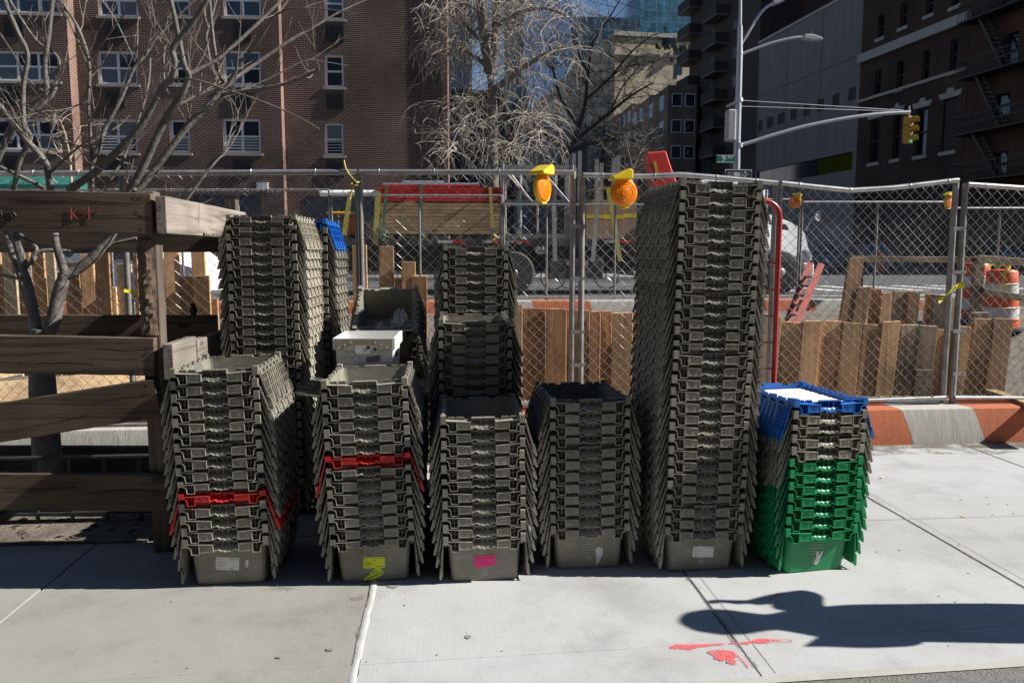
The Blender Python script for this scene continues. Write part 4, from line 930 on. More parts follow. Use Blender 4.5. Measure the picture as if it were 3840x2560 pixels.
P = smooth([g0, lowp(300, 1500, 0), lowp(290, 1250, 0), lowp(285, 1050, 0), lowp(285, 980, 0)], 5); mb = MB(); mb.tube(P, [.085 - .0015*i for i in range(len(P))], 14); mb.build('trunk', BARKT, tree, smooth=True)
limb([(320,1020),(365,930),(400,760),(430,660),(455,590)], 120, 100, 0, 0, lowp)
limb([(250,1020),(235,900),(205,740),(180,600),(140,470),(105,330),(95,60)], 95, 55, 0, .05, lowp)
limb([(235,930),(190,760),(140,600),(75,430),(40,310),(15,80)], 75, 50, .03, .2, lowp)
limb([(455,620),(430,540),(395,430),(375,320),(365,60)], 70, 55, 0, -.05, lowp)
limb([(460,610),(520,580),(640,490),(700,420),(770,330),(900,60)], 95, 70, 0, .05, lowp)
limb([(215,540),(235,470),(300,440),(400,440),(580,445),(700,410),(940,355)], 38, 26, 0, .1, lowp)
limb([(185,545),(240,490),(250,420),(180,360),(110,310)], 35, 25, 0, .1, lowp)
limb([(150,640),(90,625),(0,605)], 30, 20, 0, .1, lowp)
limb([(900,1290),(940,1320)], 60, 60, .05, .05)
for a in (
 ([(905,1345),(940,1320),(1100,1130),(1300,860),(1420,750),(1500,650),(1555,590)], 66, 50, .05, .1),
 ([(1555,590),(1660,510),(1780,430),(2000,280),(2160,190),(2330,90),(2480,20)], 40, 14, .1, .4),
 ([(1545,600),(1510,500),(1490,420),(1460,200),(1440,-40)], 32, 26, .1, .0),
 ([(1560,590),(1660,430),(1780,290),(1880,130),(1930,90),(2050,55),(2330,75),(2500,110)], 26, 10, .1, -.2),
 ([(1535,600),(1470,490),(1432,330),(1430,220),(1500,-20)], 26, 16, .1, .3),
 ([(1530,650),(1640,635),(1760,620),(2000,570),(2120,520),(2200,475)], 34, 18, .1, -.1),
 ([(1480,690),(1600,655),(1750,590),(1900,520),(2100,420),(2250,430),(2400,455)], 18, 8, .1, .3),
 ([(880,1340),(1000,1120),(1100,900),(1180,760),(1260,640),(1300,520),(1270,450),(1230,250),(1170,-30)], 66, 34, .05, -.2),
 ([(1305,515),(1500,410),(1650,280),(1800,140),(1960,-20)], 36, 24, -.1, .1),
 ([(1240,720),(1400,640),(1530,590)], 24, 16, -.1, 0),
 ([(870,1360),(470,1310),(650,1190),(820,1030),(960,880),(1060,720),(1130,590),(1190,535),(1203,420),(1190,330),(1290,200),(1380,80),(1440,-30)][1:], 62, 40, 0, -.25),
 ([(1195,548),(1350,552),(1560,620),(1750,680),(1950,760),(2080,820),(2200,890)], 20, 9, -.15, -.4),
 ([(1135,590),(1128,420),(1140,320)], 16, 10, -.1, 0),
 ([(640,1330),(625,1000),(610,700),(615,440),(550,220),(450,50),(400,-30)], 34, 18, .1, .2),
 ([(690,1335),(820,1150),(900,980),(1000,680),(1030,520),(1035,400)], 32, 14, .1, .3),
 ([(350,1310),(330,1180),(300,1100),(150,930),(0,740),(-80,640)], 56, 46, .0, -.1),
 ([(640,1120),(690,980),(740,860),(830,690),(920,480),(1000,380),(1100,240),(1350,-10)], 40, 20, .1, .2),
 ([(95,1310),(140,1100),(210,950),(165,850),(160,600),(190,380),(120,220),(20,-20)], 42, 34, .05, -.1),
 ([(60,980),(130,850),(260,690),(320,620),(310,450),(340,200),(362,-20)], 46, 36, .1, .0),
 ([(190,810),(350,670),(390,560),(400,400),(250,280),(100,60),(60,-20)], 30, 18, .1, .3),
 ([(-40,1150),(30,1000),(60,900),(160,780),(210,740)], 46, 40, .15, .1),
 ([(310,1300),(170,1230),(0,1150)], 36, 30, .1, .1),
 ([(1250,1430),(1400,1220),(1500,1100),(1552,1050),(1590,900),(1640,790),(1570,640)], 24, 8, .2, .4),
 ([(360,1180),(420,1120),(560,1000),(690,905)], 26, 8, .1, -.1),
 ([(250,970),(420,955),(560,1010),(750,980)], 20, 7, .1, -.1),
 ([(420,960),(560,1030),(760,1080),(915,1140)], 16, 7, .1, .3),
 ([(610,700),(500,740),(420,800),(350,920)], 14, 6, .1, .0),
 ([(610,420),(700,310),(830,130),(960,0)], 20, 8, .15, .0),
 ([(930,430),(850,250),(780,110),(700,0)], 18, 8, .15, .3),
 ([(1000,390),(1040,200),(1070,0)], 18, 8, .15, .0),
 ([(615,480),(700,460),(800,420)], 12, 5, .15, .0),
 ([(545,300),(480,150),(440,20)], 20, 10, .15, .3),
 ([(320,640),(200,560),(120,420),(0,230)], 20, 10, .1, -.2),
 ([(0,610),(100,670),(180,740)], 12, 8, .1, 0),
): limb(*a)
rt2 = random.Random(77)
TWIG = mat('twig_bark', (.24, .20, .17), .8, (.13, .10, .08), 20)
base_limbs = list(LIMBS)
for k in range(170):                                               # twigs springing from the limbs
    P, rr_ = base_limbs[rt2.randrange(len(base_limbs))]; i = rt2.randrange(len(P)//3, len(P)); p = P[i].copy()
    if (p + to).z < 1.75: continue
    d = (P[min(i+1, len(P)-1)] - P[max(0, i-1)]).normalized(); d = (d + Vector((rt2.uniform(-1, 1), rt2.uniform(-1, 1), rt2.uniform(-.4, .9)))*.9).normalized()
    L_ = rt2.uniform(.15, .55); pts = [p]; 
    for s in range(6): d = (d + Vector((rt2.uniform(-.25, .25), rt2.uniform(-.25, .25), .05 + rt2.uniform(-.2, .2)))).normalized(); pts.append(pts[-1] + d*L_/6)
    r0 = min(rr_[i]*.6, rt2.uniform(.0028, .005)); mb = MB(); mb.tube(pts, [r0*(1-.7*s/6) for s in range(7)], 5)
    for s in (2, 4):
        if rt2.random() < .7:
            d2 = (d + Vector((rt2.uniform(-1, 1), rt2.uniform(-1, 1), rt2.uniform(-.3, 1)))).normalized(); mb.tube([pts[s], pts[s]+d2*L_*.18, pts[s]+d2*L_*.3+Vector((0,0,.02))], [r0*.6, r0*.4, r0*.25], 4)
    mb.build('twig', TWIG, tree)
# sparrow perched on the rear plank
BIRD = mat('feathers', (.07, .055, .045), .9, (.03, .025, .02), 40)
p = at(445, 722, YG + 1.4); bd = thing('sparrow', 'small dark sparrow perched on the rear plank of the tree guard', 'bird', p)
mb = MB(); mb.lathe([(.004, -.012), (.018, .0), (.026, .022), (.024, .042), (.015, .056), (.006, .062)], (0, 0, 0), 12); mb.lathe([(.004, .046), (.016, .053), (.018, .064), (.014, .075), (.004, .080)], (0, -.008, 0), 12)
mb.prism([(-.008, -.035), (.008, -.035), (.011, .012), (-.011, .012)], .012, .018); mb.build('body', BIRD, bd, smooth=True)
mb = MB(); mb.lathe([(.004, -.024), (.0005, -.036)], (0, 0, .065), 6, 'y'); mb.build('beak', BLACK, bd)
for s in (-1, 1): mb = MB(); mb.tube([(s*.007, 0, .0), (s*.008, -.002, -.016)], .0015, 5); mb.build('leg', BLACK, bd)

# ================================================================ person standing beyond the right edge
gh = gr(2775/K, 2330/K); k_ = 1.63/sd.z; px_, py_ = gh.x + sd.x*k_, gh.y + sd.y*k_
def skin_obj(name, V, E, rad, parent, mats, pick, sub=2):
    me = bpy.data.meshes.new(name); me.from_pydata([Vector(v) for v in V], E, []); o = bpy.data.objects.new(name, me); C.objects.link(o)
    o.modifiers.new('skin', 'SKIN'); 
    if not me.skin_vertices: me.attributes  # layer is made with the modifier
    bpy.context.view_layer.objects.active = o
    lay = me.skin_vertices[0].data if me.skin_vertices else None
    if lay is None:
        bpy.ops.mesh.customdata_skin_add(); lay = me.skin_vertices[0].data
    for i, r in enumerate(rad): lay[i].radius = r if hasattr(r, '__len__') else (r, r)
    lay[0].use_root = True
    s = o.modifiers.new('sub', 'SUBSURF'); s.levels = sub; s.render_levels = sub
    dg = bpy.context.evaluated_depsgraph_get(); ev = bpy.data.meshes.new_from_object(o.evaluated_get(dg)); bpy.data.objects.remove(o)
    ev.materials.clear()
    for m in mats: ev.materials.append(m)
    for p in ev.polygons: p.use_smooth = True; p.material_index = pick(p.center)
    return link(name, ev, parent)
pers = thing('person', 'person in dark jacket and jeans with one arm bent up', 'person', (px_, py_, 0), 0)
SKIN = mat('skin', (.45, .27, .19), .5, (.40, .23, .16), 10); JACK = mat('jacket', (.03, .035, .05), .8, (.02, .022, .03), 20); JEAN = mat('jeans', (.05, .07, .13), .85, (.03, .045, .09), 30); HAIR = mat('hair', (.03, .02, .015), .6)
V = [(0,0,.96),(0,0,1.10),(0,0,1.26),(0,0,1.40),(-.01,0,1.485),(-.01,0,1.54),(-.02,0,1.64),(-.015,0,1.72),
     (0,.10,1.41),(0,.185,1.395),(-.02,.265,1.32),(-.04,.285,1.29),(-.045,.25,1.38),(-.05,.20,1.47),(-.05,.185,1.51),
     (0,-.10,1.41),(0,-.16,1.395),(-.03,-.165,1.26),(-.06,-.155,1.13),(-.12,-.11,1.08),(-.17,-.06,1.06),(-.18,-.03,1.055),
     (0,.085,.92),(-.02,.085,.70),(-.02,.09,.48),(.0,.118,.28),(.01,.12,.09),(-.12,.13,.035),
     (0,-.085,.92),(.02,-.085,.70),(.02,-.09,.48),(.04,-.118,.28),(.05,-.12,.09),(-.08,-.13,.035)]
E_ = [(0,1),(1,2),(2,3),(3,4),(4,5),(5,6),(6,7),(3,8),(8,9),(9,10),(10,11),(11,12),(12,13),(13,14),(3,15),(15,16),(16,17),(17,18),(18,19),(19,20),(20,21),(0,22),(22,23),(23,24),(24,25),(25,26),(26,27),(0,28),(28,29),(29,30),(30,31),(31,32),(32,33)]
rad = [(.17,.20),(.15,.185),(.15,.19),(.13,.18),.07,.07,.13,.10,.085,.075,.058,.052,.046,.036,.03,.085,.075,.06,.053,.047,.036,.03,.13,.115,.08,.066,.05,.04,.13,.115,.08,.066,.05,.04]
pick = lambda c: (0 if (c.z > 1.50 and abs(c.y) < .13) or (c.z > 1.475 and c.y > .12) or (c.x < -.15 and c.z < 1.12 and abs(c.y) < .05 and c.z > 1.0) else 2 if c.z < .95 and c.z > .085 else 1)
skin_obj('body', V, E_, rad, pers, [SKIN, JACK, JEAN], pick)
def hand(root, d, up, curl):
    d = Vector(d).normalized(); up = Vector(up).normalized(); sdv = d.cross(up); V, E2, rd = [Vector(root), Vector(root)+d*.05], [(0, 1)], [(.022, .028), (.018, .034)]
    for f, (off, ln) in enumerate(((-.027, .065), (-.009, .078), (.009, .073), (.027, .058))):
        i = len(V); a = Vector(root)+d*.075+sdv*off; V += [a, a+(d*.8+up*curl*.4)*ln*.5, a+(d*.8+up*curl*.4)*ln*.5+(d*.4+up*curl)*ln*.45]; E2 += [(1, i), (i, i+1), (i+1, i+2)]; rd += [.0095, .0085, .007]
    i = len(V); a = Vector(root)+d*.02-sdv*.03; V += [a, a+(d*.7-sdv*.6+up*.3)*.035, a+(d*.9-sdv*.3+up*.5*curl)*.065]; E2 += [(0, i), (i, i+1), (i+1, i+2)]; rd += [.012, .010, .008]
    return V, E2, rd
for nm, rt_, dd, uu in (('hand', (-.05, .185, 1.505), (-.35, .25, .8), (-.5, -1, 0)), ('hand', (-.18, -.03, 1.055), (-.25, 1, -.05), (1, .2, 0))):
    V2, E2, r2_ = hand(rt_, dd, uu, .7); skin_obj(nm, V2, E2, r2_, pers, [SKIN], lambda c: 0)
mb = MB(); mb.lathe([(.05, .0), (.095, .02), (.115, .06), (.12, .10), (.10, .15), (.06, .185), (.01, .195)], (.005, 0, 1.60), 18); mb.build('hair', HAIR, pers, smooth=True)
mb = MB(); mb.prism([(-.118, 1.645), (-.13, 1.60), (-.105, 1.598)], -.013, .013); mb.build('nose', SKIN, pers)
for s in (-1, 1):
    mb = MB(); mb.lathe([(.004, -.004), (.011, 0), (.004, .004)], (-.104, s*.034, 1.645), 10, 'x'); mb.build('eye', WHITE, pers)
    mb = MB(); mb.lathe([(.01, -.006), (.024, 0), (.01, .006)], (-.01, s*.098, 1.63), 10, 'y'); mb.build('ear', SKIN, pers)
mb = MB(); mb.bx(-.11, -.104, -.024, .024, 1.572, 1.58); mb.build('mouth', mat('lips', (.35, .13, .11), .5), pers)
# ================================================================ beyond the dig: far kerb, far fence, barrels, ladder
YK2 = 14.1
kerb2 = thing('striped_kerb', 'concrete kerb painted orange and white at the far side of the dig', 'kerb', (0, YK2, .40))
kerb_run(kerb2, -9, 9, 1.05, .30, .42, 0, .05)
YF2 = YK2 + .3
def panel2(u0, u1, vt, label, mid=(), seed=1):
    return panel(u0, u1, [(u0, vt), (u1, vt)], 0, 0, label, mid, YF2, .086, .0014, .021, seed, wob=.003, zbot=.76)
panel2(-40, 247, 437, 'far chain-link panel behind the tree guard, beside the avenue', (120,), 11)
panel2(252, 757, 436, 'far chain-link panel before the brick apartment house', (420, 552), 12)
panel2(762, 1152, 449, 'far chain-link panel before the red lumber bundle', (965,), 13)
panel2(1157, 1520, 470, 'far chain-link panel before the scaffold frames', (1255, 1412), 14)
panel2(1735, 1836, 458, 'narrow far chain-link panel before the truck hood', (), 15)
panel2(1842, 2185, 464, 'far chain-link panel before the shaded buildings', (2010,), 16)
panel2(2190, 2460, 478, 'far chain-link panel behind the orange barrels', (2290,), 17)
RT = wood('barricade_timber', (.30, .215, .14), (.17, .115, .07), 'x', .1, 26)
bar = thing('timber_barricade', 'rough timber rail barricade in front of the orange barrels', 'barricade', (at(2100, 600, 11.4).x, 11.4, .2)); bo = Vector(bar.location)
def bpart(u0, v0, u1, v1, w_, name='rail', y=11.4):
    mb = MB(); mb.bar(at(u0, v0, y) - bo, at(u1, v1, y) - bo, .045, w_); o = mb.build(name, RT, bar); o.modifiers.new('b', 'BEVEL').width = .005
bpart(1955, 595, 2248, 597, .09, y=11.4); bpart(2244, 594, 2400, 606, .11, y=11.35); bpart(2258, 670, 2400, 692, .10, y=11.38)
mb = MB(); a = at(2249, 592, 11.46) - bo; mb.bx(a.x-.07, a.x+.07, a.y-.04, a.y+.05, -.3, a.z); mb.build('post', RT, bar)
mb = MB(); a = at(1972, 592, 11.46) - bo; mb.bx(a.x-.07, a.x+.07, a.y-.04, a.y+.05, -.6, a.z-.02); mb.build('post', RT, bar)
BOR = mat('barrel_orange', (.75, .115, .02), .45, (.62, .10, .02), 8, bump=.05); BWH = mat('barrel_white', (.70, .69, .67), .4, (.55, .54, .52), 20)
def barrel(u, vt, y, label, h=1.0):
    p = at(u, vt, y); t = thing('traffic_barrel', label, 'traffic barrel', (p.x, y, p.z - h)); k = h
    prof = [(.29, .04), (.285, .17), (.30, .18), (.275, .19), (.27, .36), (.283, .37), (.26, .38), (.255, .55), (.268, .56), (.245, .57), (.24, .74), (.252, .75), (.23, .76), (.225, .93), (.20, .97), (.08, .985)]
    segs = [(0, 3, BOR), (3, 6, BWH), (6, 9, BOR), (9, 12, BWH), (12, 16, BOR)]
    for a, b_, m in segs: mb = MB(); mb.lathe([(r*1.0, z*k) for r, z in prof[a:b_+1 if b_ < 16 else 16]], (0, 0, 0), 22); mb.build('band', m, t, smooth=True)
    mb = MB(); mb.lathe([(.36, .0), (.36, .04), (.30, .06), (.28, .06)], (0, 0, 0), 20); mb.build('rubber_base', RUBBER, t, smooth=True)
    mb = MB(); mb.tube([(-.07, 0, .98*k), (-.06, 0, 1.05*k), (.06, 0, 1.05*k), (.07, 0, .98*k)], .014, 8); mb.build('handle', BOR, t)
    return t
barrel(2241, 601, 12.9, 'orange and white traffic barrel standing behind the barricade post'); barrel(2303, 616, 12.2, 'orange and white traffic barrel draped in yellow tape', 1.0)
tape('tangle of yellow caution tape over the orange barrel', [(2270,612),(2282,604),(2296,612),(2310,603),(2322,610),(2312,620),(2305,640),(2300,655),(2312,668),(2304,690)], 11.9, .07)
FIB = mat('ladder_orange', (.38, .065, .04), .5, (.3, .05, .03), 12, coat=.2); ALU = mat('aluminium', (.62, .62, .62), .35, (.5, .5, .5), 10, metal=.8)
la0, la1 = at(1808, 740, 10.2), at(1861, 604, 11.0); lb0, lb1 = at(1830, 742, 9.9), at(1886, 607, 10.7)
ld = thing('ladder', 'orange fibreglass ladder leaning out of the dig', 'ladder', la0); lo_ = Vector(ld.location)
for a, b_ in ((la0, la1), (lb0, lb1)): mb = MB(); d = (b_-a).normalized(); mb.bar(a - d*1.0 - lo_, b_ - lo_, .035, .09, (1, 0, 0)); mb.build('side_rail', FIB, ld)
for k in range(7):
    t = .05 + k*.16 - .25
    if t < 1: mb = MB(); mb.tube([la0.lerp(la1, t) - lo_, lb0.lerp(lb1, t) - lo_], .018, 8); mb.build('rung', ALU, ld)

# ================================================================ loaded flatbed truck on the avenue
TYK = 18.3; ZR = .60
def TP_(u, v, y=TYK): return at(u, v, y)
fw, rw = TP_(1792, 636), TP_(1178, 636)
trk = thing('flatbed_truck', 'white-cabbed flatbed truck loaded with lumber and scaffold parts', 'truck', (fw.x - 3, TYK + 1.2, ZR)); tko = Vector(trk.location)
TR = lambda p: Vector(p) - tko
def wheel(par, x, y, r, w_, o, nuts=10):
    t_ = MB(); t_.lathe([(r*.56, -w_/2), (r*.9, -w_/2), (r*.985, -w_*.42), (r, -w_*.25), (r, w_*.25), (r*.985, w_*.42), (r*.9, w_/2), (r*.56, w_/2)], Vector((x, y, ZR + r)) - o, 36, 'y'); wo = t_.build('wheel', RUBBER, par, smooth=True)
    m = MB(); m.lathe([(r*.57, -w_*.47), (r*.57, -w_*.40), (r*.50, -w_*.30), (r*.34, -w_*.36), (r*.2, -w_*.5), (r*.16, -w_*.56), (r*.02, -w_*.56)], Vector((x, y, ZR + r)) - o, 30, 'y'); m.build('rim', ALU, wo, smooth=True)
    for k in range(nuts):
        a = k*math.tau/nuts; m = MB(); m.lathe([(r*.03, -w_*.44), (r*.03, -w_*.34)], Vector((x + r*.29*math.cos(a), y, ZR + r + r*.29*math.sin(a))) - o, 6, 'y'); m.build('wheel_nut', ALU, wo)
    return wo
WR = .51
wheel(trk, fw.x, TYK + .1, WR, .28, tko); wheel(trk, rw.x, TYK + .15, WR, .5, tko); wheel(trk, fw.x, TYK + 2.2, WR, .28, tko, 0); wheel(trk, rw.x, TYK + 2.15, WR, .5, tko, 0)
zdeck = TP_(1200, 548).z; xl, xr2 = TP_(735, 548).x, TP_(1470, 548).x
mb = MB(); mb.bx(xl, xr2, TYK, TYK+2.4, zdeck-.16, zdeck); mb.xf(Matrix.Translation(-tko)); mb.build('deck', mat('deck_black', (.035, .032, .03), .7, (.06, .045, .035), 6), trk)
REFL = mat('reflector_red', (.55, .02, .02), .3); REFW = mat('reflector_white', (.6, .6, .6), .3)
for i, (u0, u1) in enumerate(((1005,1040),(1040,1068),(1108,1130),(1130,1160),(1388,1420),(1420,1450),(1155,1180),(1180,1215))):
    mb = MB(); a, b_ = TR(TP_(u0, 555, TYK-.006)), TR(TP_(u1, 555, TYK-.006)); mb.bx(a.x, b_.x, a.y-.004, a.y+.002, a.z-.03, a.z+.03); mb.build('reflector', [REFW, REFL][i % 2], trk)
mb = MB(); mb.bx(xl+.2, fw.x+.6, TYK+.75, TYK+1.0, ZR+.55, zdeck-.16); mb.xf(Matrix.Translation(-tko)); mb.build('chassis_rail', BLACK, trk)
mb = MB(); mb.bx(xl+.2, fw.x+.6, TYK+1.4, TYK+1.65, ZR+.55, zdeck-.16); mb.xf(Matrix.Translation(-tko)); mb.build('chassis_rail', BLACK, trk)
a, b_ = TP_(1262, 594), TP_(1386, 640)
mb = MB(); mb.bx(a.x, b_.x, TYK+.02, TYK+.6, b_.z, a.z); mb.xf(Matrix.Translation(-tko)); tb_ = mb.build('toolbox', mat('toolbox_black', (.04, .042, .045), .5, (.06, .06, .062), 5), trk); tb_.modifiers.new('b', 'BEVEL').width = .02
for u in (1305, 1345): p = TR(TP_(u, 604, TYK+.012)); mb = MB(); mb.bx(p.x-.05, p.x+.05, p.y-.012, p.y+.006, p.z-.05, p.z+.05); mb.build('latch', ALU, tb_)
for u in (1080, 1255): p = TR(TP_(u, 600)); mb = MB(); mb.bx(p.x-.3, p.x+.3, 1.2-.95, 1.2+.95, zdeck-ZR-.75, zdeck-ZR-.70); mb.build('mud_flap', RUBBER, trk) if u == 1080 else None
# bonnet, cab, wing
def zq(x, y): return ((2600 + x*.3507)/K, (700 + y*.3507)/K)
hood = [(520,230),(720,258),(900,312),(1040,360),(1150,402),(1215,440),(1240,500),(1250,650),(1272,720),(1280,785),(1180,800)]
arch = [(930 + 262*math.cos(R(t)), 960 - 262*math.sin(R(t))) for t in range(35, 181, 12)]
prof = hood + [(1160,810)] + arch + [(520, 960)]
Pq = [TR(TP_(*zq(x, y))) for x, y in prof]
def extr(pts, y0, y1, inset=0):
    mb = MB(); c = sum((Vector((p[0], 0, p[2])) for p in pts), Vector())/len(pts)
    def sc(p, f): return (c.x + (p[0]-c.x)*f, c.z + (p[2]-c.z)*f)
    n = len(pts); rows = [(y0+.10, 1-inset), (y0+.03, 1-inset*.35), (y0, 1-inset*.1), (y0-.0, 1), (y1, 1)] if inset else [(y0, 1), (y1, 1)]
    vs = []
    for y, f in rows:
        for p in pts: q_ = sc(p, f); vs.append((q_[0], y, q_[1]))
    fs = [tuple(range(n))[::-1]] + [tuple(range((len(rows)-1)*n, len(rows)*n))]
    for r_ in range(len(rows)-1): fs += [(r_*n+i, r_*n+(i+1) % n, (r_+1)*n+(i+1) % n, (r_+1)*n+i) for i in range(n)]
    mb.add(vs, fs); return mb
yt = TYK - tko.y
mb = MB(); n = len(Pq)
mb.add([(p.x, yt+.05 + .45*max(0, min(1, (p.z-.75)/1.2))**1.6, p.z) for p in Pq] + [(p.x + (0 if p.z < 1.2 else -.02), yt+.62, p.z + (.0 if i > 10 else .09)) for i, p in enumerate(Pq)] + [(p.x, yt+2.1, p.z + (.0 if i > 10 else .09)) for i, p in enumerate(Pq)],
       [tuple(range(n))[::-1], tuple(range(2*n, 3*n))] + [(r_*n+i, r_*n+(i+1) % n, (r_+1)*n+(i+1) % n, (r_+1)*n+i) for r_ in range(2) for i in range(n)])
hd = mb.build('bonnet', WHITE, trk, smooth=True)
mb = MB(); pts = [TR(TP_(*zq(x, y), TYK+.03)) for x, y in ((900,405),(985,400),(1020,440),(1010,470),(905,445))]; mb.add(pts, [tuple(range(5))]); mb.build('vent', BLACK, hd)
mb = MB(); pts = [TR(TP_(*zq(x, y), TYK+.035)) for x, y in ((1190,672),(1235,690),(1262,770),(1240,765))]; mb.add(pts + [p + Vector((.05, .2, 0)) for p in pts], [(0,1,2,3),(1,5,6,2),(0,4,5,1)]); mb.build('headlight', mat('headlamp', (.75, .45, .35), .15, (.6, .6, .6), 8, coat=.6), hd)
a, b_ = TP_(*zq(1175, 812)), TP_(*zq(1290, 1010)); mb = MB(); mb.bx(a.x, b_.x, TYK+.0, TYK+2.2, b_.z, a.z); mb.xf(Matrix.Translation(-tko)); bmp = mb.build('bumper', WHITE, trk); bmp.modifiers.new('b', 'BEVEL').width = .04
mb = MB(); P_ = [TR(TP_(*zq(x, y), TYK-.1)) for x, y in ((1205,470),(1235,400),(1270,330),(1320,300))]; mb.tube(P_, .016, 8); p = TR(TP_(*zq(1335, 312), TYK-.1)); mb.build('mirror_arm', ALU, trk, smooth=True)
mb = MB(); mb.lathe([(.01, -.06), (.07, -.05), (.11, -.02), (.125, .02), (.02, .03)], p, 18, 'x'); mb.build('hood_mirror', ALU, trk, smooth=True)
zr0 = TP_(1660, 409).z; xcb0, xcb1 = TP_(1585, 450).x, TP_(1738, 450).x; zc0 = TP_(1700, 520).z
cabp = [(xcb0, ZR+.7), (xcb0, zr0-.35), (xcb0+.12, zr0-.10), (xcb0+.45, zr0), (xcb1-.55, zr0-.03), (xcb1-.25, zr0-.12), (xcb1-.02, zr0-.75), (xcb1+.05, ZR+.7)]
mb = MB(); mb.prism([(x - tko.x, z - tko.z) for x, z in cabp], yt+.08, yt+2.2); cab = mb.build('cab', WHITE, trk); bv = cab.modifiers.new('b', 'BEVEL'); bv.width = .06; bv.segments = 3
DG = glass('dark_glass', (.015, .018, .022))
mb = MB(); mb.prism([(x - tko.x, z - tko.z) for x, z in ((xcb0+.5, zr0-.95), (xcb1-.22, zr0-.95), (xcb1-.42, zr0-.28), (xcb0+.5, zr0-.25))], yt+.068, yt+.079); mb.build('side_window', DG, cab)
mb = MB(); mb.bx(xcb0-.02, xcb0+.30, TYK+.3, TYK+2.0, zr0-.34, zr0-.06); mb.xf(Matrix.Translation(-tko)); mb.build('rear_roof_panel', mat('roof_red', (.60, .07, .05), .4, coat=.3), cab)
for u in (1758, 1752): p = TP_(u, 470, TYK+.25 if u == 1758 else TYK+1.9); mb = MB(); mb.tube([TR((p.x, p.y, ZR+1.1)), TR((p.x, p.y, p.z+.35))], .055, 12); mb.build('exhaust_stack', ALU, trk, smooth=True)
# knuckle crane folded behind the cab
CR = mat('crane_red', (.62, .045, .035), .4, (.52, .04, .03), 8, coat=.3)
pc = [(1486,350),(1530,346),(1545,392),(1556,420),(1560,470),(1512,470),(1500,420)]
mb = MB(); Q = [TR(TP_(u, v, TYK+.9)) for u, v in pc]; mb.prism([(p.x, p.z) for p in Q], yt+.9, yt+1.4); cr = mb.build('crane_boom', CR, trk); cr.modifiers.new('b', 'BEVEL').width = .03
mb = MB(); Q = [TR(TP_(u, v, TYK+.88)) for u, v in ((1500,372),(1506,370),(1516,410),(1510,412))]; mb.prism([(p.x, p.z) for p in Q], yt+.885, yt+.899); mb.build('yellow_decal', mat('decal_yellow', (.7, .55, .05), .5, (.3, .2, .02), 60), cr)
a = TP_(1535, 470, TYK+.9); mb = MB(); mb.bx(a.x-.25, a.x+.25, TYK+.8, TYK+1.5, zdeck-.3, a.z+.05); mb.xf(Matrix.Translation(-tko)); mb.build('crane_base', BLACK, trk)
# ---- the load
LUM = wood('lumber', (.46, .30, .15), (.30, .185, .09), 'x', .22, 20); REDB = mat('red_steel', (.55, .02, .02), .45, (.46, .018, .018), 6, bump=.05, rnd=.15)
def tpx(u): return TP_(u, 500, TYK+.1).x
z0 = zdeck; z1 = TP_(1000, 465).z; x0, x1 = tpx(872), tpx(1152); nL = 9; hL = (z1-z0-.10)/nL
lum = thing('lumber_stack', 'stack of sawn lumber boards strapped on the flatbed', 'lumber', (x0, TYK+.1, z0))
for k in range(3): mb = MB(); mb.bx(.2+k*.8, .3+k*.8, .05, 2.0, .0, .095); mb.build('bearer', LUM, lum)
rl = random.Random(6)
for k in range(nL):
    for j in range(5):
        a, b_ = rl.uniform(-.05, .05), rl.uniform(-.06, .06); mb = MB(); mb.bx(a, x1-x0+b_, .02+j*.4, .4+j*.4, .10+k*hL+.004, .10+(k+1)*hL-.004); mb.build('board', LUM, lum)
zb0_, zb1_ = TP_(1000, 462).z, TP_(1000, 428).z; xa, xb = tpx(868), tpx(1160)
rb = thing('red_beam_bundle', 'bundle of long red-painted beams on top of the lumber', 'beams', (xa, TYK+.1, zb0_)); nR = 5; hR = (zb1_-zb0_)/nR
for k in range(nR):
    for j in range(6):
        a = rl.uniform(-.03, .03); mb = MB(); mb.bx(a, xb-xa+a*1.5, .05+j*.28, .05+j*.28+.26, k*hR+.003, (k+1)*hR-.003); mb.build('beam', REDB, rb)
bn = thing('lumber_bearer', 'short pale block between the lumber and the red beams', 'timber block', (tpx(930), TYK+.12, z1)); mb = MB(); mb.bx(0, .22, 0, 1.8, 0, max(.03, zb0_-z1)); mb.build('block', LUM, bn)
def longpipe(label, u0, u1, v, r, y, m, name='steel_post'):
    a, b_ = TP_(u0, v, y), TP_(u1, v, y); o = (a+b_)/2; mb = MB(); mb.tube([a-o, b_-o], r, 12); ob = mb.build(name, m, loc=o, smooth=True); tag(ob, label, 'post'); return ob
longpipe('galvanised post lying on the red beam bundle', 880, 1100, 424, .04, TYK+.4, GALV); longpipe('short galvanised channel lying on the red beams', 925, 1020, 420, .05, TYK+.7, GALV)
longpipe('white plastic pipe beside the lumber on the flatbed', 735, 866, 444, .075, TYK+.3, WHITE, 'white_pipe')
YR = mat('yellow_rail', (.80, .38, .02), .45); OR = mat('orange_paint', (.62, .15, .02), .5)
longpipe('yellow guard rail on the rear of the flatbed', 750, 826, 489, .03, TYK+.2, YR, 'yellow_rail')
a, b_ = TP_(798, 496, TYK+.6), TP_(835, 545, TYK+.6); pl = thing('orange_machine', 'small orange machine riding behind the lumber', 'machine', ((a.x+b_.x)/2, TYK+.6, zdeck)); w_, h_ = b_.x-a.x, a.z-zdeck
mb = MB(); mb.prism([(-w_/2, .08), (w_/2, .08), (w_/2, h_*.7), (w_*.2, h_), (-w_/2, h_*.9)], 0, .6); mb.build('housing', OR, pl).modifiers.new('b', 'BEVEL').width = .02
mb = MB(); mb.bx(-w_/2, w_/2, .05, .55, 0, .08); mb.build('skid', BLACK, pl)
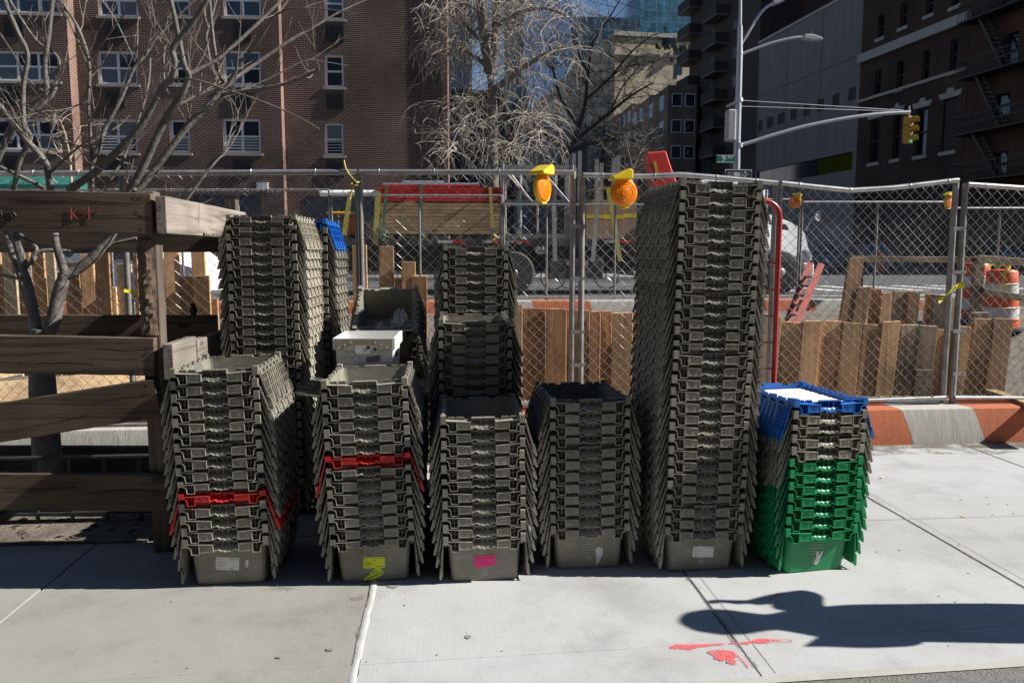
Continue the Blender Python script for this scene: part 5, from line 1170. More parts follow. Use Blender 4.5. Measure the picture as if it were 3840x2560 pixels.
# straps and ratchets
SG = mat('strap_green', (.11, .19, .11), .8, (.08, .14, .08), 30); SY = mat('strap_yellow', (.55, .48, .10), .8, (.42, .36, .08), 30); SW = mat('strap_grey', (.42, .40, .36), .8)
def strap(label, u0, v0, u1, v1, m, w_=.07, ratchet=True):
    p, q_ = TP_(u0, v0, TYK-.03), TP_(u1, v1, TYK-.03); t = thing('ratchet_strap', label, 'strap', q_); mb = MB(); mb.bar(p-q_, Vector((0,0,0)), .006, w_, (1, 0, 0)); mb.build('webbing', m, t)
    mb = MB(); mb.bar(p-q_, p-q_+Vector((0, 1.8, .02)), w_, .006); mb.build('webbing_over', m, t)
    if ratchet: mb = MB(); mb.bx(-.07, .07, -.06, .0, -.02, .16); mb.build('ratchet', GALVD, t); mb = MB(); mb.tube([(0, -.04, .0), (.07, -.06, -.06), (.02, -.05, -.13), (-.05, -.04, -.1)], .035, 8); mb.build('loose_tail', m, t, smooth=True)
strap('dark green strap over the left end of the red beams', 888, 428, 879, 538, SG); strap('dark green strap over the middle of the red beams', 968, 424, 967, 538, SG); strap('yellow strap over the right end of the red beams', 1126, 430, 1132, 538, SY)
strap('yellow strap hanging over the white pipe', 805, 440, 790, 540, SY, .1, False); strap('wide yellow strap beside the lumber end', 884-15, 440, 862, 560, SY, .12, False)
strap('green strap across the scaffold frames', 1191, 440, 1193, 545, SG, .06); strap('grey strap across the scaffold frames', 1272, 470, 1275, 600, SW, .1, False); strap('grey strap over the cardboard boxes', 1375, 430, 1362, 600, SW, .1, False); strap('yellow strap over the cardboard boxes', 1396, 430, 1425, 600, SY, .1, False)
# scaffold frames standing on the deck
def frame(x, y, label, u0=1155, u1=1315, vt=378):
    a, b_ = TP_(u0, vt, y), TP_(u1, vt, y); W_ = b_.x-a.x; H_ = a.z-zdeck; t = thing('scaffold_frame', label, 'scaffold frame', (a.x, y, zdeck), 0, 'scaffold frames on the flatbed')
    for xx in (0, W_): mb = MB(); mb.tube([(xx, 0, 0), (xx, 0, H_)], .038, 10); mb.build('upright', GALV, t, smooth=True)
    for zz in (.06, H_*.5, H_-.06): mb = MB(); mb.bx(.04, W_-.04, -.02, .02, zz-.05, zz+.05); mb.build('ledger', GALV, t)
    for xx in (.25, .5, .75): mb = MB(); mb.tube([(W_*xx, 0, .1), (W_*xx, 0, H_-.1)], .022, 8); mb.build('inner_bar', GALV, t, smooth=True)
    mb = MB(); mb.tube([(W_*.06, -.03, H_*.93), (W_*.42, -.03, H_*.5)], .02, 8); mb.build('brace', GALV, t, smooth=True); mb = MB(); mb.tube([(W_*.55, -.03, H_*.93), (W_*.95, -.03, H_*.5)], .02, 8); mb.build('brace', GALV, t, smooth=True)
frame(0, TYK+.15, 'galvanised scaffold frame standing upright on the flatbed, foremost of its row'); frame(0, TYK+.55, 'galvanised scaffold frame standing in the middle of its row', 1160, 1308, 380); frame(0, TYK+1.0, 'galvanised scaffold frame at the back of its row', 1152, 1320, 384)
for i, (u, v) in enumerate(((1302,364),(1318,352),(1332,347),(1371,366),(1382,374),(1420,357),(1410,364))):
    a = TP_(u, v, TYK+.5+.15*(i % 3)); mb = MB(); mb.bx(-.045, .045, -.03, .03, 0, a.z-zdeck); o = mb.build('steel_upright', GALV, loc=(a.x, a.y, zdeck)); tag(o, 'tall galvanised post on the flatbed, %s from the scaffold frames' % ORD((1, 2, 3, 4, 5, 7, 6)[i]), 'post', 'tall galvanised posts on the flatbed')
CARD = mat('cardboard', (.36, .245, .15), .85, (.30, .20, .12), 5, rnd=.1)
for i, (u0, u1, v0, v1, y) in enumerate(((1347,1388,458,530,TYK+.2),(1388,1432,460,530,TYK+.25),(1430,1462,455,530,TYK+.3))):
    a, b_ = TP_(u0, v0, y), TP_(u1, v1, y); t = thing('cardboard_box', ('cardboard box with yellow tape nearest the scaffold frames', 'middle cardboard box under the yellow strap', 'cardboard box nearest the red crane')[i], 'box', ((a.x+b_.x)/2, y, zdeck)); W_ = (b_.x-a.x)/2-.006; H_ = a.z-zdeck
    mb = MB(); mb.bx(-W_, W_, 0, .9, 0, H_); mb.build('carton', CARD, t); mb = MB(); mb.bx(-W_-.001, W_+.001, -.003, .0, H_*.52, H_*.62); mb.build('tape_band', TAPE, t)

# bicycle standing beyond the truck
def bicycle(u, v, y, label, m):
    p = at(u, v, y); t = thing('bicycle', label, 'bicycle', (p.x, y, ZR)); r = .33
    for x in (-.5, .5):
        mb = MB(); pts = [(x + r*math.cos(k*math.tau/28), 0, r + r*math.sin(k*math.tau/28)) for k in range(29)]; mb.tube(pts, .02, 8, cap=False); w_ = mb.build('wheel', RUBBER, t, smooth=True)
        for k in range(9): mb = MB(); a = k*math.tau/9; mb.tube([(x, 0, r), (x + r*math.cos(a), 0, r + r*math.sin(a))], .005, 4); mb.build('spoke', ALU, w_)
    mb = MB()
    for a, b_ in (((-.5,.33),(-.08,.30)),((-.08,.30),(-.18,.82)),((-.18,.78),(-.5,.33)),((-.17,.76),(.36,.78)),((-.08,.30),(.38,.70)),((.35,.82),(.5,.33))): mb.tube([(a[0],0,a[1]),(b_[0],0,b_[1])], .018, 8)
    mb.build('frame', m, t, smooth=True); mb = MB(); mb.bx(-.30, -.06, -.05, .05, .82, .86); mb.build('saddle', BLACK, t); mb = MB(); mb.tube([(.36,-.28,.95),(.34,0,.92),(.36,.28,.95)], .015, 8); mb.build('handlebar', BLACK, t)
bicycle(1352, 660, 21.6, 'black bicycle seen under the flatbed beside the toolbox', BLACK); bicycle(1228, 655, 21.2, 'blue bicycle seen under the flatbed near the rear wheel', mat('bike_blue', (.01, .05, .5), .35))

# ================================================================ cars
def car(u0, u1, vb, y, label, m, h=1.5, z=ZR, flip=1, zb=None, rz=0):
    a, b_ = at(u0, vb, y), at(u1, vb, y); L_ = b_.x-a.x; t = thing('parked_car', label, 'car', ((a.x+b_.x)/2, y, z), rz); s = L_/2
    pr = [(-1,.25),(-1,.50),(-.97,.60),(-.80,.66),(-.62,.93),(-.45,1.0),(.15,1.0),(.32,.94),(.52,.68),(.85,.58),(.97,.48),(1,.32),(.98,.2)]
    def ar(c): return [(c+.19*math.cos(R(t_)), .2+.19*2.2*s/ h*.45*math.sin(R(t_))) for t_ in range(0, 181, 20)]
    prof_ = pr + ar(.62) + ar(-.62) + [(-.98,.2)]
    pts = [(flip*x*s, zz*h) for x, zz in prof_]
    mb = MB(); n = len(pts); rows = [(.08, 0), (0, .0), (.0, 0)]
    W_ = 1.75
    vs = []
    for yy, tuck in ((0, 1), (W_, 1)):
        for x, zz in pts:
            k = max(0, (zz/h-.62)/.38); vs.append((x, yy + (.22*k if yy == 0 else -.22*k), zz))
    mb.add(vs, [tuple(range(n))[::-1], tuple(range(n, 2*n))] + [(i, (i+1) % n, n+(i+1) % n, n+i) for i in range(n)]); bo_ = mb.build('body', m, t, smooth=True)
    for x0_, x1_, xa_, xb_ in ((-.58, -.12, -.44, -.12), (-.09, .46, -.09, .27)):
        mb = MB(); q4 = [(flip*x0_*s, .70*h), (flip*x1_*s, .70*h), (flip*xb_*s, .94*h), (flip*xa_*s, .94*h)]
        mb.add([(x, -.004 + .22*((zz/h-.62)/.38) , zz) for x, zz in q4] + [(x, .01 + .22*((zz/h-.62)/.38), zz) for x, zz in q4], [(0,1,2,3),(4,5,6,7),(0,1,5,4),(1,2,6,5),(2,3,7,6),(3,0,4,7)]); mb.build('side_window', DG, t)
    for x in (-.62, .62):
        r = .32; mb = MB(); mb.lathe([(r*.62, -.02), (r*.95, -.02), (r, .02), (r, .2), (r*.6, .22)], (flip*x*s, .03, r), 26, 'y'); wo = mb.build('wheel', RUBBER, t, smooth=True)
        mb = MB(); mb.lathe([(r*.62, -.015), (r*.55, .03), (r*.2, .0), (.01, -.01)], (flip*x*s, .03, r), 20, 'y'); mb.build('rim', ALU, wo, smooth=True)
    mb = MB(); mb.prism([(flip*.80*s, .56*h), (flip*.97*s, .46*h), (flip*.93*s, .44*h), (flip*.78*s, .50*h)], -.012, .2); mb.build('headlight', mat('lamp_clear', (.6, .6, .6), .1, coat=1), t)
    mb = MB(); mb.bx(*sorted((flip*-.99*s, flip*-.92*s)), -.01, .2, .46*h, .60*h); mb.build('tail_light', REFL, t)
    mb = MB(); mb.bx(*sorted((flip*.90*s, flip*.985*s)), -.006, .3, .24*h, .34*h); mb.build('fog_lamp', BLACK, t)
    return t
car(-130, 330, 690, 17.6, 'white parked car behind the planks with only its side showing', WHITE, 1.25, rz=R(-14)); car(395-330, 508, 690, 16.2, 'white parked car nosing out behind the left-hand planks', WHITE, 1.2, rz=R(-22))
NAVY = mat('car_navy', (.008, .012, .03), .35, (.008, .011, .028), 3, coat=.3); CBLK = mat('car_black', (.012, .012, .014), .25, coat=.8)
car(1850, 1962, 600, 41, 'dark blue car parked in the shade behind the truck bonnet', NAVY, 1.5); car(1955, 2085, 600, 42, 'black car parked in the shade with its red tail light', CBLK, 1.5, flip=1); car(2290, 2420, 610, 40, 'dark car parked in the shade beyond the orange barrels', CBLK, 1.5)
p = gr(2020, 610, ZR)
cn = thing('traffic_drum', 'orange traffic drum standing in the shade across the avenue', 'traffic barrel', (at(2019, 620, 42).x, 42, ZR)); mb = MB(); mb.lathe([(.36, 0), (.36, .05), (.3, .06), (.26, 1.0), (.2, 1.06)], (0, 0, 0), 18); mb.build('drum', BOR, cn, smooth=True); mb = MB(); mb.lathe([(.288, .45), (.275, .62)], (0, 0, 0), 18); mb.build('band', BWH, cn)
# ================================================================ brick apartment house across the avenue
BRK = brick('brick_brown', (.125, .062, .047), (.075, .043, .037), (.27, .235, .205)); BRKL = brick('brick_return_sunlit', (.23, .105, .068), (.15, .075, .055), (.36, .31, .27))  # return brick is a paler copy of the wall brick, sunlight painted in
WFR = mat('window_frame_white', (.78, .78, .78), .5, (.68, .68, .67), 6); PANE = glass('window_pane', (.02, .03, .05), .04); BLIND = mat('window_blind', (.11, .14, .18), .3, (.07, .09, .12), 3, spec=.9, stretch=(.3, .3, 18))
CURT = mat('curtain', (.20, .22, .22), .5, (.10, .12, .13), 8, stretch=(6, 6, .4)); ACB = mat('ac_grille', (.02, .02, .022), .6); SILL = mat('stone_sill', (.36, .33, .30), .8)
YA = 32.0
apt = thing('apartment_house', 'brown brick apartment house with white window frames across the avenue', 'building', (0, YA, ZR))
def A(u, v, y=YA): p = at(u, v, y); return p.x, p.z - ZR
steps = [(-60, A(193, 200, YA-.0)[0], -1.1), (A(193, 200)[0], A(651, 200)[0], -.5), (A(651, 200)[0], A(1024, 200, YA)[0], .0)]
HT_ = 26
WIN = []       # (u0, u1, v0, v1, cols, step)
for r_, dv in enumerate((-313, -157, 0)):
    WIN += [(-14, 137, 272+dv, 345+dv, 3, 0), (222, 317, 273+dv, 352+dv, 2, 1), (389, 437, 274+dv, 352+dv, 1, 1), (511, 600, 272+dv, 353+dv, 2, 1), (745, 790, 282+dv, 358+dv, 1, 2), (-150, -60, 272+dv, 345+dv, 2, 0)]
def wall_with_holes(x0, x1, z0, z1, holes, y, th, mat_, name='wall'):
    """front wall as a grid of quads leaving the holes open, with reveals"""
    xs_ = sorted({x0, x1} | {h[0] for h in holes} | {h[1] for h in holes}); zs_ = sorted({z0, z1} | {h[2] for h in holes} | {h[3] for h in holes}); mb = MB()
    for i in range(len(xs_)-1):
        for j in range(len(zs_)-1):
            cx_, cz_ = (xs_[i]+xs_[i+1])/2, (zs_[j]+zs_[j+1])/2
            if any(h[0] < cx_ < h[1] and h[2] < cz_ < h[3] for h in holes): continue
            mb.add([(xs_[i], y, zs_[j]), (xs_[i+1], y, zs_[j]), (xs_[i+1], y, zs_[j+1]), (xs_[i], y, zs_[j+1])], [(0,1,2,3)])
    for a, b_, c, d in holes:
        mb.add([(a,y,c),(b_,y,c),(b_,y,d),(a,y,d),(a,y+th,c),(b_,y+th,c),(b_,y+th,d),(a,y+th,d)], [(0,1,5,4),(1,2,6,5),(2,3,7,6),(3,0,4,7)])
    return mb
rw_ = random.Random(12)
for k, (xa, xb, dy) in enumerate(steps):
    holes = []
    for (u0, u1, v0, v1, c, s) in WIN:
        if s != k: continue
        a, zt = A(u0, v0, YA+dy); b_, zb = A(u1, v1, YA+dy); holes.append((a, b_, zb, zt))
        w_ = MB(); n = c; fw_ = .085; cw = (b_-a)/n; y = dy + .10
        w_.bx(a, b_, y, y+.07, zb, zb+fw_); w_.bx(a, b_, y, y+.07, zt-fw_, zt); zm = (zb+zt)/2
        for i in range(n+1):
            xx = a + i*cw; w_.bx(max(a, xx-fw_/2 if 0 < i < n else xx-(fw_ if i == n else 0)), min(b_, xx+fw_/2 if 0 < i < n else xx+(fw_ if i == 0 else 0)), y+.001, y+.069, zb+fw_, zt-fw_)
        for i in range(n): w_.bx(a+i*cw+fw_*.5, a+(i+1)*cw-fw_*.5, y+.01, y+.06, zm-.035, zm+.035)
        wo = w_.build('window', WFR, apt)
        for i in range(n):
            for zz0, zz1, t in ((zb+fw_, zm-.035, 0), (zm+.035, zt-fw_, 1)):
                m = PANE if rw_.random() < .45 else (BLIND if rw_.random() < .75 else CURT)
                pn = MB(); pn.bx(a+i*cw+.03, a+(i+1)*cw-.03, y+.03+.012*t, y+.034+.012*t, zz0, zz1); pn.build('pane', m, wo)
        if v1 > 340 and c != 3:                                       # window guards on the lowest row
            gd = MB()
            for q_ in range(5): gd.bx(a+.06, b_-.06, y-.035, y-.025, zb+.08+q_*.11, zb+.10+q_*.11)
            gd.build('window_guard', WFR, wo)
        sl_ = MB(); sl_.bx(a-.08, b_+.08, dy-.05, dy+.12, zb-.09, zb-.002); sl_.build('sill', SILL, apt)
        if c != 1 or k == 2:                                          # wall air conditioner below
            ux = b_ - 1.05 if k == 1 and u0 > 400 else (a+.25 if c > 1 else a + .03); zz = zb - .22; ac = MB(); ac.bx(ux, ux+.68, dy-.03, dy+.02, zz-.62, zz); ao = ac.build('air_conditioner', ACB, apt)
            for q_ in range(7): lv = MB(); lv.bx(ux+.03, ux+.65, dy-.055, dy-.032, zz-.57+q_*.08, zz-.545+q_*.08); lv.build('louvre', ACB, ao)
    if k == 1:                                                        # barred ground-floor windows
        for (u0, u1, v0, v1) in ((445, 600, 448, 500),):
            a, zt = A(u0, v0, YA+dy); b_, zb = A(u1, v1, YA+dy); holes.append((a, b_, zb, zt)); pn = MB(); pn.bx(a, b_, dy+.1, dy+.12, zb, zt); po = pn.build('barred_window', BLIND, apt)
            for q_ in range(16): bb = MB(); xx = a+(b_-a)*(q_+.5)/16; bb.bx(xx-.012, xx+.012, dy-.02, dy+.0, zb, zt); bb.build('bar', BLACK, po)
    if k == 2:
        a, zt = A(698, 450, YA+dy); b_, zb = A(860, 500, YA+dy); holes.append((a, b_, zb, zt)); pn = MB(); pn.bx(a, b_, dy+.1, dy+.12, zb, zt); po = pn.build('barred_window', BLIND, apt)
        for q_ in range(16): bb = MB(); xx = a+(b_-a)*(q_+.5)/16; bb.bx(xx-.012, xx+.012, dy-.02, dy+.0, zb, zt); bb.build('bar', BLACK, po)
    wall_with_holes(xa, xb, 0, HT_, holes, dy, .16, BRK).build('wall', BRK, apt)
    if k < 2:                                                         # return of the projecting bay, facing the sun
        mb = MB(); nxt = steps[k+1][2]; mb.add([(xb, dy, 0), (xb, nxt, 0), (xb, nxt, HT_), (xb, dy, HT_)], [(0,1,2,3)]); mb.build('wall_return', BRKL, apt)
xb = steps[2][1]; mb = MB(); mb.add([(xb, 0, 0), (xb, 16, 0), (xb, 16, HT_), (xb, 0, HT_)], [(0,1,2,3)]); mb.add([(-60, -.0, HT_), (xb, .0, HT_), (xb, 16, HT_), (-60, 16, HT_)], [(0,1,2,3)]); mb.add([(-60, 16, 0), (xb, 16, 0), (xb, 16, HT_), (-60, 16, HT_)], [(0,1,2,3)]); mb.build('side_wall', BRK, apt)
mb = MB(); mb.tube([(xb+.06, -.08, 0), (xb+.06, -.08, HT_)], .06, 8); mb.build('drainpipe', mat('drainpipe', (.28, .15, .11), .6), apt, smooth=True)
a, zt = A(-30, 393, YA-1.3); b_, zb = A(196, 440, YA-1.3); aw = thing('awning', 'green fabric awning on the brick apartment house', 'awning', ((a+b_)/2, YA-1.2, zb+ZR)); W_ = (b_-a)/2; H_ = zt-zb; AWG = mat('awning_green', (.02, .16, .13), .7, (.015, .12, .10), 4)
mb = MB(); mb.add([(-W_, -.5, 0), (W_, -.5, 0), (W_, -.5, H_*.3), (-W_, -.5, H_*.3), (-W_, .1, H_), (W_, .1, H_), (W_, .1, 0), (-W_, .1, 0)], [(0,1,2,3),(3,2,5,4),(1,6,5,2),(0,3,4,7)]); mb.build('canopy', AWG, aw)
mb = MB(); mb.bx(W_-.06, W_-.02, -.46, -.42, -2.2, 0); mb.build('pole', GALVD, aw)
a, zt = A(605, 420, YA-.5); lt = MB(); lt.bx(a-.2, a+.2, -.75, -.5, zt-.25, zt); lt.build('wall_lamp', WFR, apt)

# ================================================================ buildings down the cross street, right-hand side
P0 = Vector((33.2, 55.5)); TH_ = R(5.6); EL = Vector((-math.sin(TH_), math.cos(TH_))); NL = Vector((math.cos(TH_), math.sin(TH_)))
def fr(u, v):                                   # photo point on the street wall -> (along, height)
    d = ray(u, v); den = d.x*NL.x + d.y*NL.y; t = (P0.x*NL.x + P0.y*NL.y)/den; x, y = d.x*t, d.y*t
    return (x-P0.x)*EL.x + (y-P0.y)*EL.y, CAMH + d.z*t - ZR
def z3(x, y): return fr(1568 + x/3, y/3)
ROT = TH_ + R(90)
def bld(name, label): 
    o = thing(name, label, 'building', (P0.x, P0.y, ZR), ROT); return o
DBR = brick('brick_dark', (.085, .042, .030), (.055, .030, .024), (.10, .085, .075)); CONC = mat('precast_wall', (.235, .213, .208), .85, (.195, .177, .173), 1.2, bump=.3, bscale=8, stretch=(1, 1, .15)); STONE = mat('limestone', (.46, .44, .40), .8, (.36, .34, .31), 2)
DWIN = glass('shaded_window', (.012, .016, .026), .08); YGL = glass('yellow_glass', (.07, .075, .004), .05); DARKP = mat('dark_panel', (.05, .035, .028), .7)
s_l = z3(1215, 700)[0]; s_r = z3(2352, 700)[0] - 12; s_f = z3(1965, 500)[0]
def box_wall(par, s0, s1, z0, z1, holes, m, depth=14, th=.35):
    w_ = wall_with_holes(s0, s1, z0, z1, holes, 0, -th, m); w_.add([(s0,0,z0),(s0,-depth,z0),(s0,-depth,z1),(s0,0,z1),(s1,0,z0),(s1,-depth,z0),(s1,-depth,z1),(s1,0,z1)], [(0,1,2,3),(4,7,6,5),(2,6,7,3),(1,5,6,2)]); return w_.build('wall', m, par)
def rect(x0, x1, y0, y1):                       # zoomed rectangle -> (s0, s1, z0, z1)
    a = z3(x0, y1); b_ = z3(x1, y0); c = z3((x0+x1)/2, y0)[1]; d = z3((x0+x1)/2, y1)[1]; return (min(a[0], b_[0]), max(a[0], b_[0]), d, c)
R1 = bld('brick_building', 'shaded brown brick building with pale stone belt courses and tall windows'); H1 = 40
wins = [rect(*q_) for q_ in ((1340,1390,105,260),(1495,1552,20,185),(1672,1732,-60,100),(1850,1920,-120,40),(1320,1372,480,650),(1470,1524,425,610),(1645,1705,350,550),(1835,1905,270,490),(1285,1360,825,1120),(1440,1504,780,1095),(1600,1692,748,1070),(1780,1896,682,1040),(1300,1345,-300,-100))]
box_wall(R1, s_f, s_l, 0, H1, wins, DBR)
for i, h in enumerate(wins):
    mb = MB(); a, b_, c, d = h; m = .10
    mb.bx(a, b_, -.25, -.17, c, c+m); mb.bx(a, b_, -.25, -.17, d-m, d); mb.bx(a, a+m, -.249, -.171, c+m, d-m); mb.bx(b_-m, b_, -.249, -.171, c+m, d-m); mb.bx(a+m, b_-m, -.245, -.18, (c+d)/2-.05, (c+d)/2+.05); wo = mb.build('window', DARKP, R1)
    mb = MB(); mb.bx(a+.02, b_-.02, -.34, -.30, c, d); mb.build('pane', DWIN, wo)
    mb = MB(); mb.bx(a-.15, b_+.15, .0, .12, c-.25, c-.003); mb.build('sill', STONE, R1)
    if 8 <= i <= 11:                             # stepped keystone lintel
        mb = MB(); w_ = b_-a; mb.prism([(a-.25, d+.05), (b_+.25, d+.05), (b_+.45, d+.42), (a+w_*.78, d+.42), (a+w_*.72, d+.68), (a+w_*.28, d+.68), (a+w_*.22, d+.42), (a-.45, d+.42)], .003, .10); mb.build('lintel', STONE, R1)
    if i == 11:
        for q_ in range(22): mb = MB(); zz = c+.1+(d-c-.2)*q_/22; mb.bx(a+.1, b_-.1, -.17, -.1, zz, zz+.12); mb.build('louvre', DARKP, wo)
for x_, y0_, y1_, out in ((1600, 235, 300, .35), (1600, 575, 595, .18)):
    zt, zb = z3(x_, y0_)[1], z3(x_, y1_)[1]; mb = MB(); mb.bx(s_f, s_l-.02, .003, out, zb, zt); mb.build('belt_course', STONE, R1)
R0 = bld('fire_escape_building', 'shaded brick building hung with black iron fire escapes'); H0 = 34
w0 = [rect(*q_) for q_ in ((2200,2320,230,470),(2130,2260,650,800),(2130,2240,1050,1200),(2200,2330,-60,60))]
box_wall(R0, s_r, s_f-.05, 0, H0, w0, brick('brick_umber', (.11, .05, .03), (.07, .035, .025), (.10, .08, .07)))
for a, b_, c, d in w0:
    mb = MB(); mb.bx(a, b_, -.25, -.17, (c+d)/2-.06, (c+d)/2+.06); mb.bx(a, a+.12, -.25, -.17, c, d); mb.bx(b_-.12, b_, -.25, -.17, c, d); wo = mb.build('window', DARKP, R0); mb = MB(); mb.bx(a, b_, -.34, -.30, c, d); mb.build('pane', DWIN, wo)
fe = thing('fire_escape', 'black iron fire escape of platforms and steep stairs', 'fire escape', (P0.x, P0.y, ZR), ROT)
lv = [z3(x_, y_) for x_, y_ in ((2010, 170), (1980, 560), (1960, 940), (1940, 1260))]; s0_ = lv[0][0]
for i, (s, z) in enumerate(lv):
    s1_ = s0_ - 7.5; mb = MB(); mb.bx(s1_, s0_, .02, 1.25, z-.08, z); mb.build('platform', IRON, fe)
    for zz in (.55, 1.05): mb = MB(); mb.bx(s1_, s0_, 1.2, 1.24, z+zz, z+zz+.05); mb.build('guard_rail', IRON, fe)
    mb = MB(); mb.bx(s0_-.05, s0_-.003, .05, 1.19, z+1.0, z+1.05); mb.build('guard_rail', IRON, fe)
    for k in range(26): mb = MB(); xx = s1_ + 7.45*k/25; mb.bx(xx, xx+.03, 1.21, 1.235, z, z+1.05); mb.build('baluster', IRON, fe)
    if i < 3:
        zl = lv[i+1][1]
        for yy in (.3, .9): mb = MB(); mb.bar((s0_-1.4, yy, z), (s0_-3.6, yy, zl), .05, .16); mb.build('stringer', IRON, fe)
        for k in range(11): mb = MB(); t = k/11; mb.bx(s0_-1.4-2.2*t-.12, s0_-1.4-2.2*t+.12, .33, .87, z+(zl-z)*t-.03, z+(zl-z)*t); mb.build('tread', IRON, fe)
R2 = bld('blank_wall_building', 'windowless pale grey wall building with a row of dark square openings'); zt2 = z3(800, 160)[1]; s2_ = z3(517, 700)[0]
sq = [rect(*q_) for q_ in ((1140,1196,605,692),(1030,1082,650,736),(925,976,685,766),(830,880,720,800),(740,787,755,826),(655,704,780,855),(580,625,808,880),(518,552,835,905))]
ya, yb = z3(1190, 1040)[1], z3(1190, 1165)[1]
box_wall(R2, s_l+.02, s2_, 0, zt2, sq + [(s_l+.5, s2_-.3, yb, ya)], CONC, th=.08)
mb = MB(); mb.bx(s_l+.1, s2_-.1, -45, -4, 0, 62); mb.build('rear_block', DBR, R2)
for a, b_, c, d in sq: mb = MB(); mb.bx(a, b_, -.075, -.06, c, d); mb.build('dark_opening', DARKP, R2)
nP = 6; 
for k in range(nP): mb = MB(); w_ = (s2_-.3-s_l-.5)/nP; a = s_l+.5+k*w_; mb.bx(a+.03, a+w_-.03, -.2, -.16, yb+.03, ya-.03); mb.build('tinted_pane', YGL if k in (0, 1, 5) else DWIN, R2)
mb = MB(); mb.bx(s_l+.0, s2_, -.4, .1, zt2, zt2+.25); mb.build('parapet', STONE, R2)
for k in (1/3, 2/3): mb = MB(); a = s_l + (s2_-s_l)*k; mb.bx(a-.02, a+.02, .002, .012, ya+.4, zt2-.1); mb.build('wall_joint', DARKP, R2)
mb = MB(); zz = z3(1100, 430)[1]; mb.bx(s_l+.1, s2_-.1, .002, .012, zz-.03, zz+.03); mb.build('wall_joint', DARKP, R2)
R3 = bld('balcony_tower', 'tall dark apartment tower with stacked balconies'); s3 = z3(45, 500)[0]; H3 = 110; fl = 2.95
hol = []; nF = int(H3/fl)
cols = [s2_ + 1.2 + k*(s3-s2_-2)/5 for k in range(5)]
box_wall(R3, s2_+.02, s3, 0, H3, [], mat('tower_brick', (.075, .058, .05), .9, (.055, .042, .038), 3), 25)
PW = mat('tower_window', (.09, .10, .12), .15, (.04, .05, .07), 2, spec=.9); BAL = mat('balcony_parapet', (.045, .036, .033), .8); BSL = mat('balcony_slab', (.15, .135, .13), .8)
wme = None
for f in range(1, 20):
    for k, s in enumerate(cols):
        if k in (1, 3):
            if wme is None: mb = MB(); mb.bx(0, 1.5, .003, .05, 0, 1.5); wme = mb.mesh('window', PW)
            link('window', wme, R3, (s, 0, f*fl+.9))
bme = None
for f in range(1, 20):
    for s in (s3-3.3, (s2_+s3)/2-1.8):
        if bme is None:
            mb = MB(); mb.bx(0, 3.6, .003, 1.5, -.18, 0, 1); mb.bx(0, 3.6, 1.44, 1.5, .002, 1.0); mb.bx(0, .06, .01, 1.43, .002, 1.0); mb.bx(3.54, 3.6, .01, 1.43, .002, 1.0); bme = mb.mesh('balcony', [BAL, BSL])
        link('balcony', bme, R3, (s, 0, f*fl))

# ================================================================ farther buildings in the gap
TANB = brick('tan_brick', (.52, .45, .34), (.48, .41, .31), (.50, .43, .34), .8, .25, .01); TANS = mat('tan_shade', (.34, .28, .21), .9, (.28, .23, .17), 2)
def tower(name, label, u0, u1, vt, Y, depth, m, vb=620, extra=None, side='r', rz=0):
    a, b_ = at(u0, vt, Y), at(u1, vt, Y); t = thing(name, label, 'building', (a.x, Y, ZR), rz); W_, H_ = b_.x-a.x, a.z-ZR
    mb = MB(); mb.bx(0, W_, 0, depth, 0, H_); mb.build('wall', m, t); return t, W_, H_
TAN, W_, H_ = tower('tan_tower', 'tan brick apartment slab with roof terrace and ranks of windows', 1413, 1600, 72, 150, 90, TANB, rz=R(5.6))
wt = MB(); wt.bx(-.05, .08, 0, 1.5, 0, 1.7); wtm = wt.mesh('window', glass('sky_tinted_window', (.10, .14, .22), .1)); wt2 = MB(); wt2.bx(0, 1.6, -.05, .06, 0, 1.9); wtm2 = wt2.mesh('window', DWIN)  # side panes: reflected sky painted in as a lighter blue glass colour
nfl = int(H_/2.9)
for f in range(3, nfl):
    for k in range(12): link('window', wtm, TAN, (0, 3 + k*5.5, f*2.9+.9))
for (u, v) in ((1553,125),(1553,168),(1574,122)): 
    p = at(u, v, 150) - Vector((TAN.location.x, 150, ZR)); link('window', wtm2, TAN, (p.x, 0, p.z))
for (u0, u1, v0, v1) in ((1525,1556,85,104),(1527,1534,58,68),(1543,1551,128,140),(1552,1560,165,178),(1567,1575,128,140)):
    a, b_ = at(u0, v1, 150) - Vector((TAN.location.x, 150, ZR)), at(u1, v0, 150) - Vector((TAN.location.x, 150, ZR)); mb = MB(); mb.bx(a.x, b_.x, -.05, .1, a.z, b_.z); mb.build('window', DWIN, TAN)
for v in (72, 92-15, 122): 
    a = at(1413, v, 150).z - ZR; mb = MB(); mb.bx(-.3, W_+.3, -.35, -.003, a-.35, a); mb.build('ledge', STONE, TAN)
for k in (0, 2, 3, 5, 6, 9, 12): mb = MB(); hs2 = .5+.09*((k*7) % 5); mb.lathe([(.1, 0), (.55*hs2, .3), (.6*hs2, .9*hs2), (.2, 1.4*hs2)], (W_*(.45+.035*k), -.9+.3*(k % 2), at(1413, 112, 150).z - ZR), 8); mb.build('roof_shrub', mat('shrub', (.06, .08, .02), .9, (.03, .05, .01), 3), TAN) if k else None
BAYM = brick('bay_brick', (.26, .20, .15), (.21, .16, .12), (.22, .18, .15), .4, .12, .01)
BAY, W_, H_ = tower('bay_window_building', 'brown brick row with projecting bays and white windows', 1535, 1602, 196, 92, 12, BAYM, rz=0)
a, b_ = fr(1, 1), 0
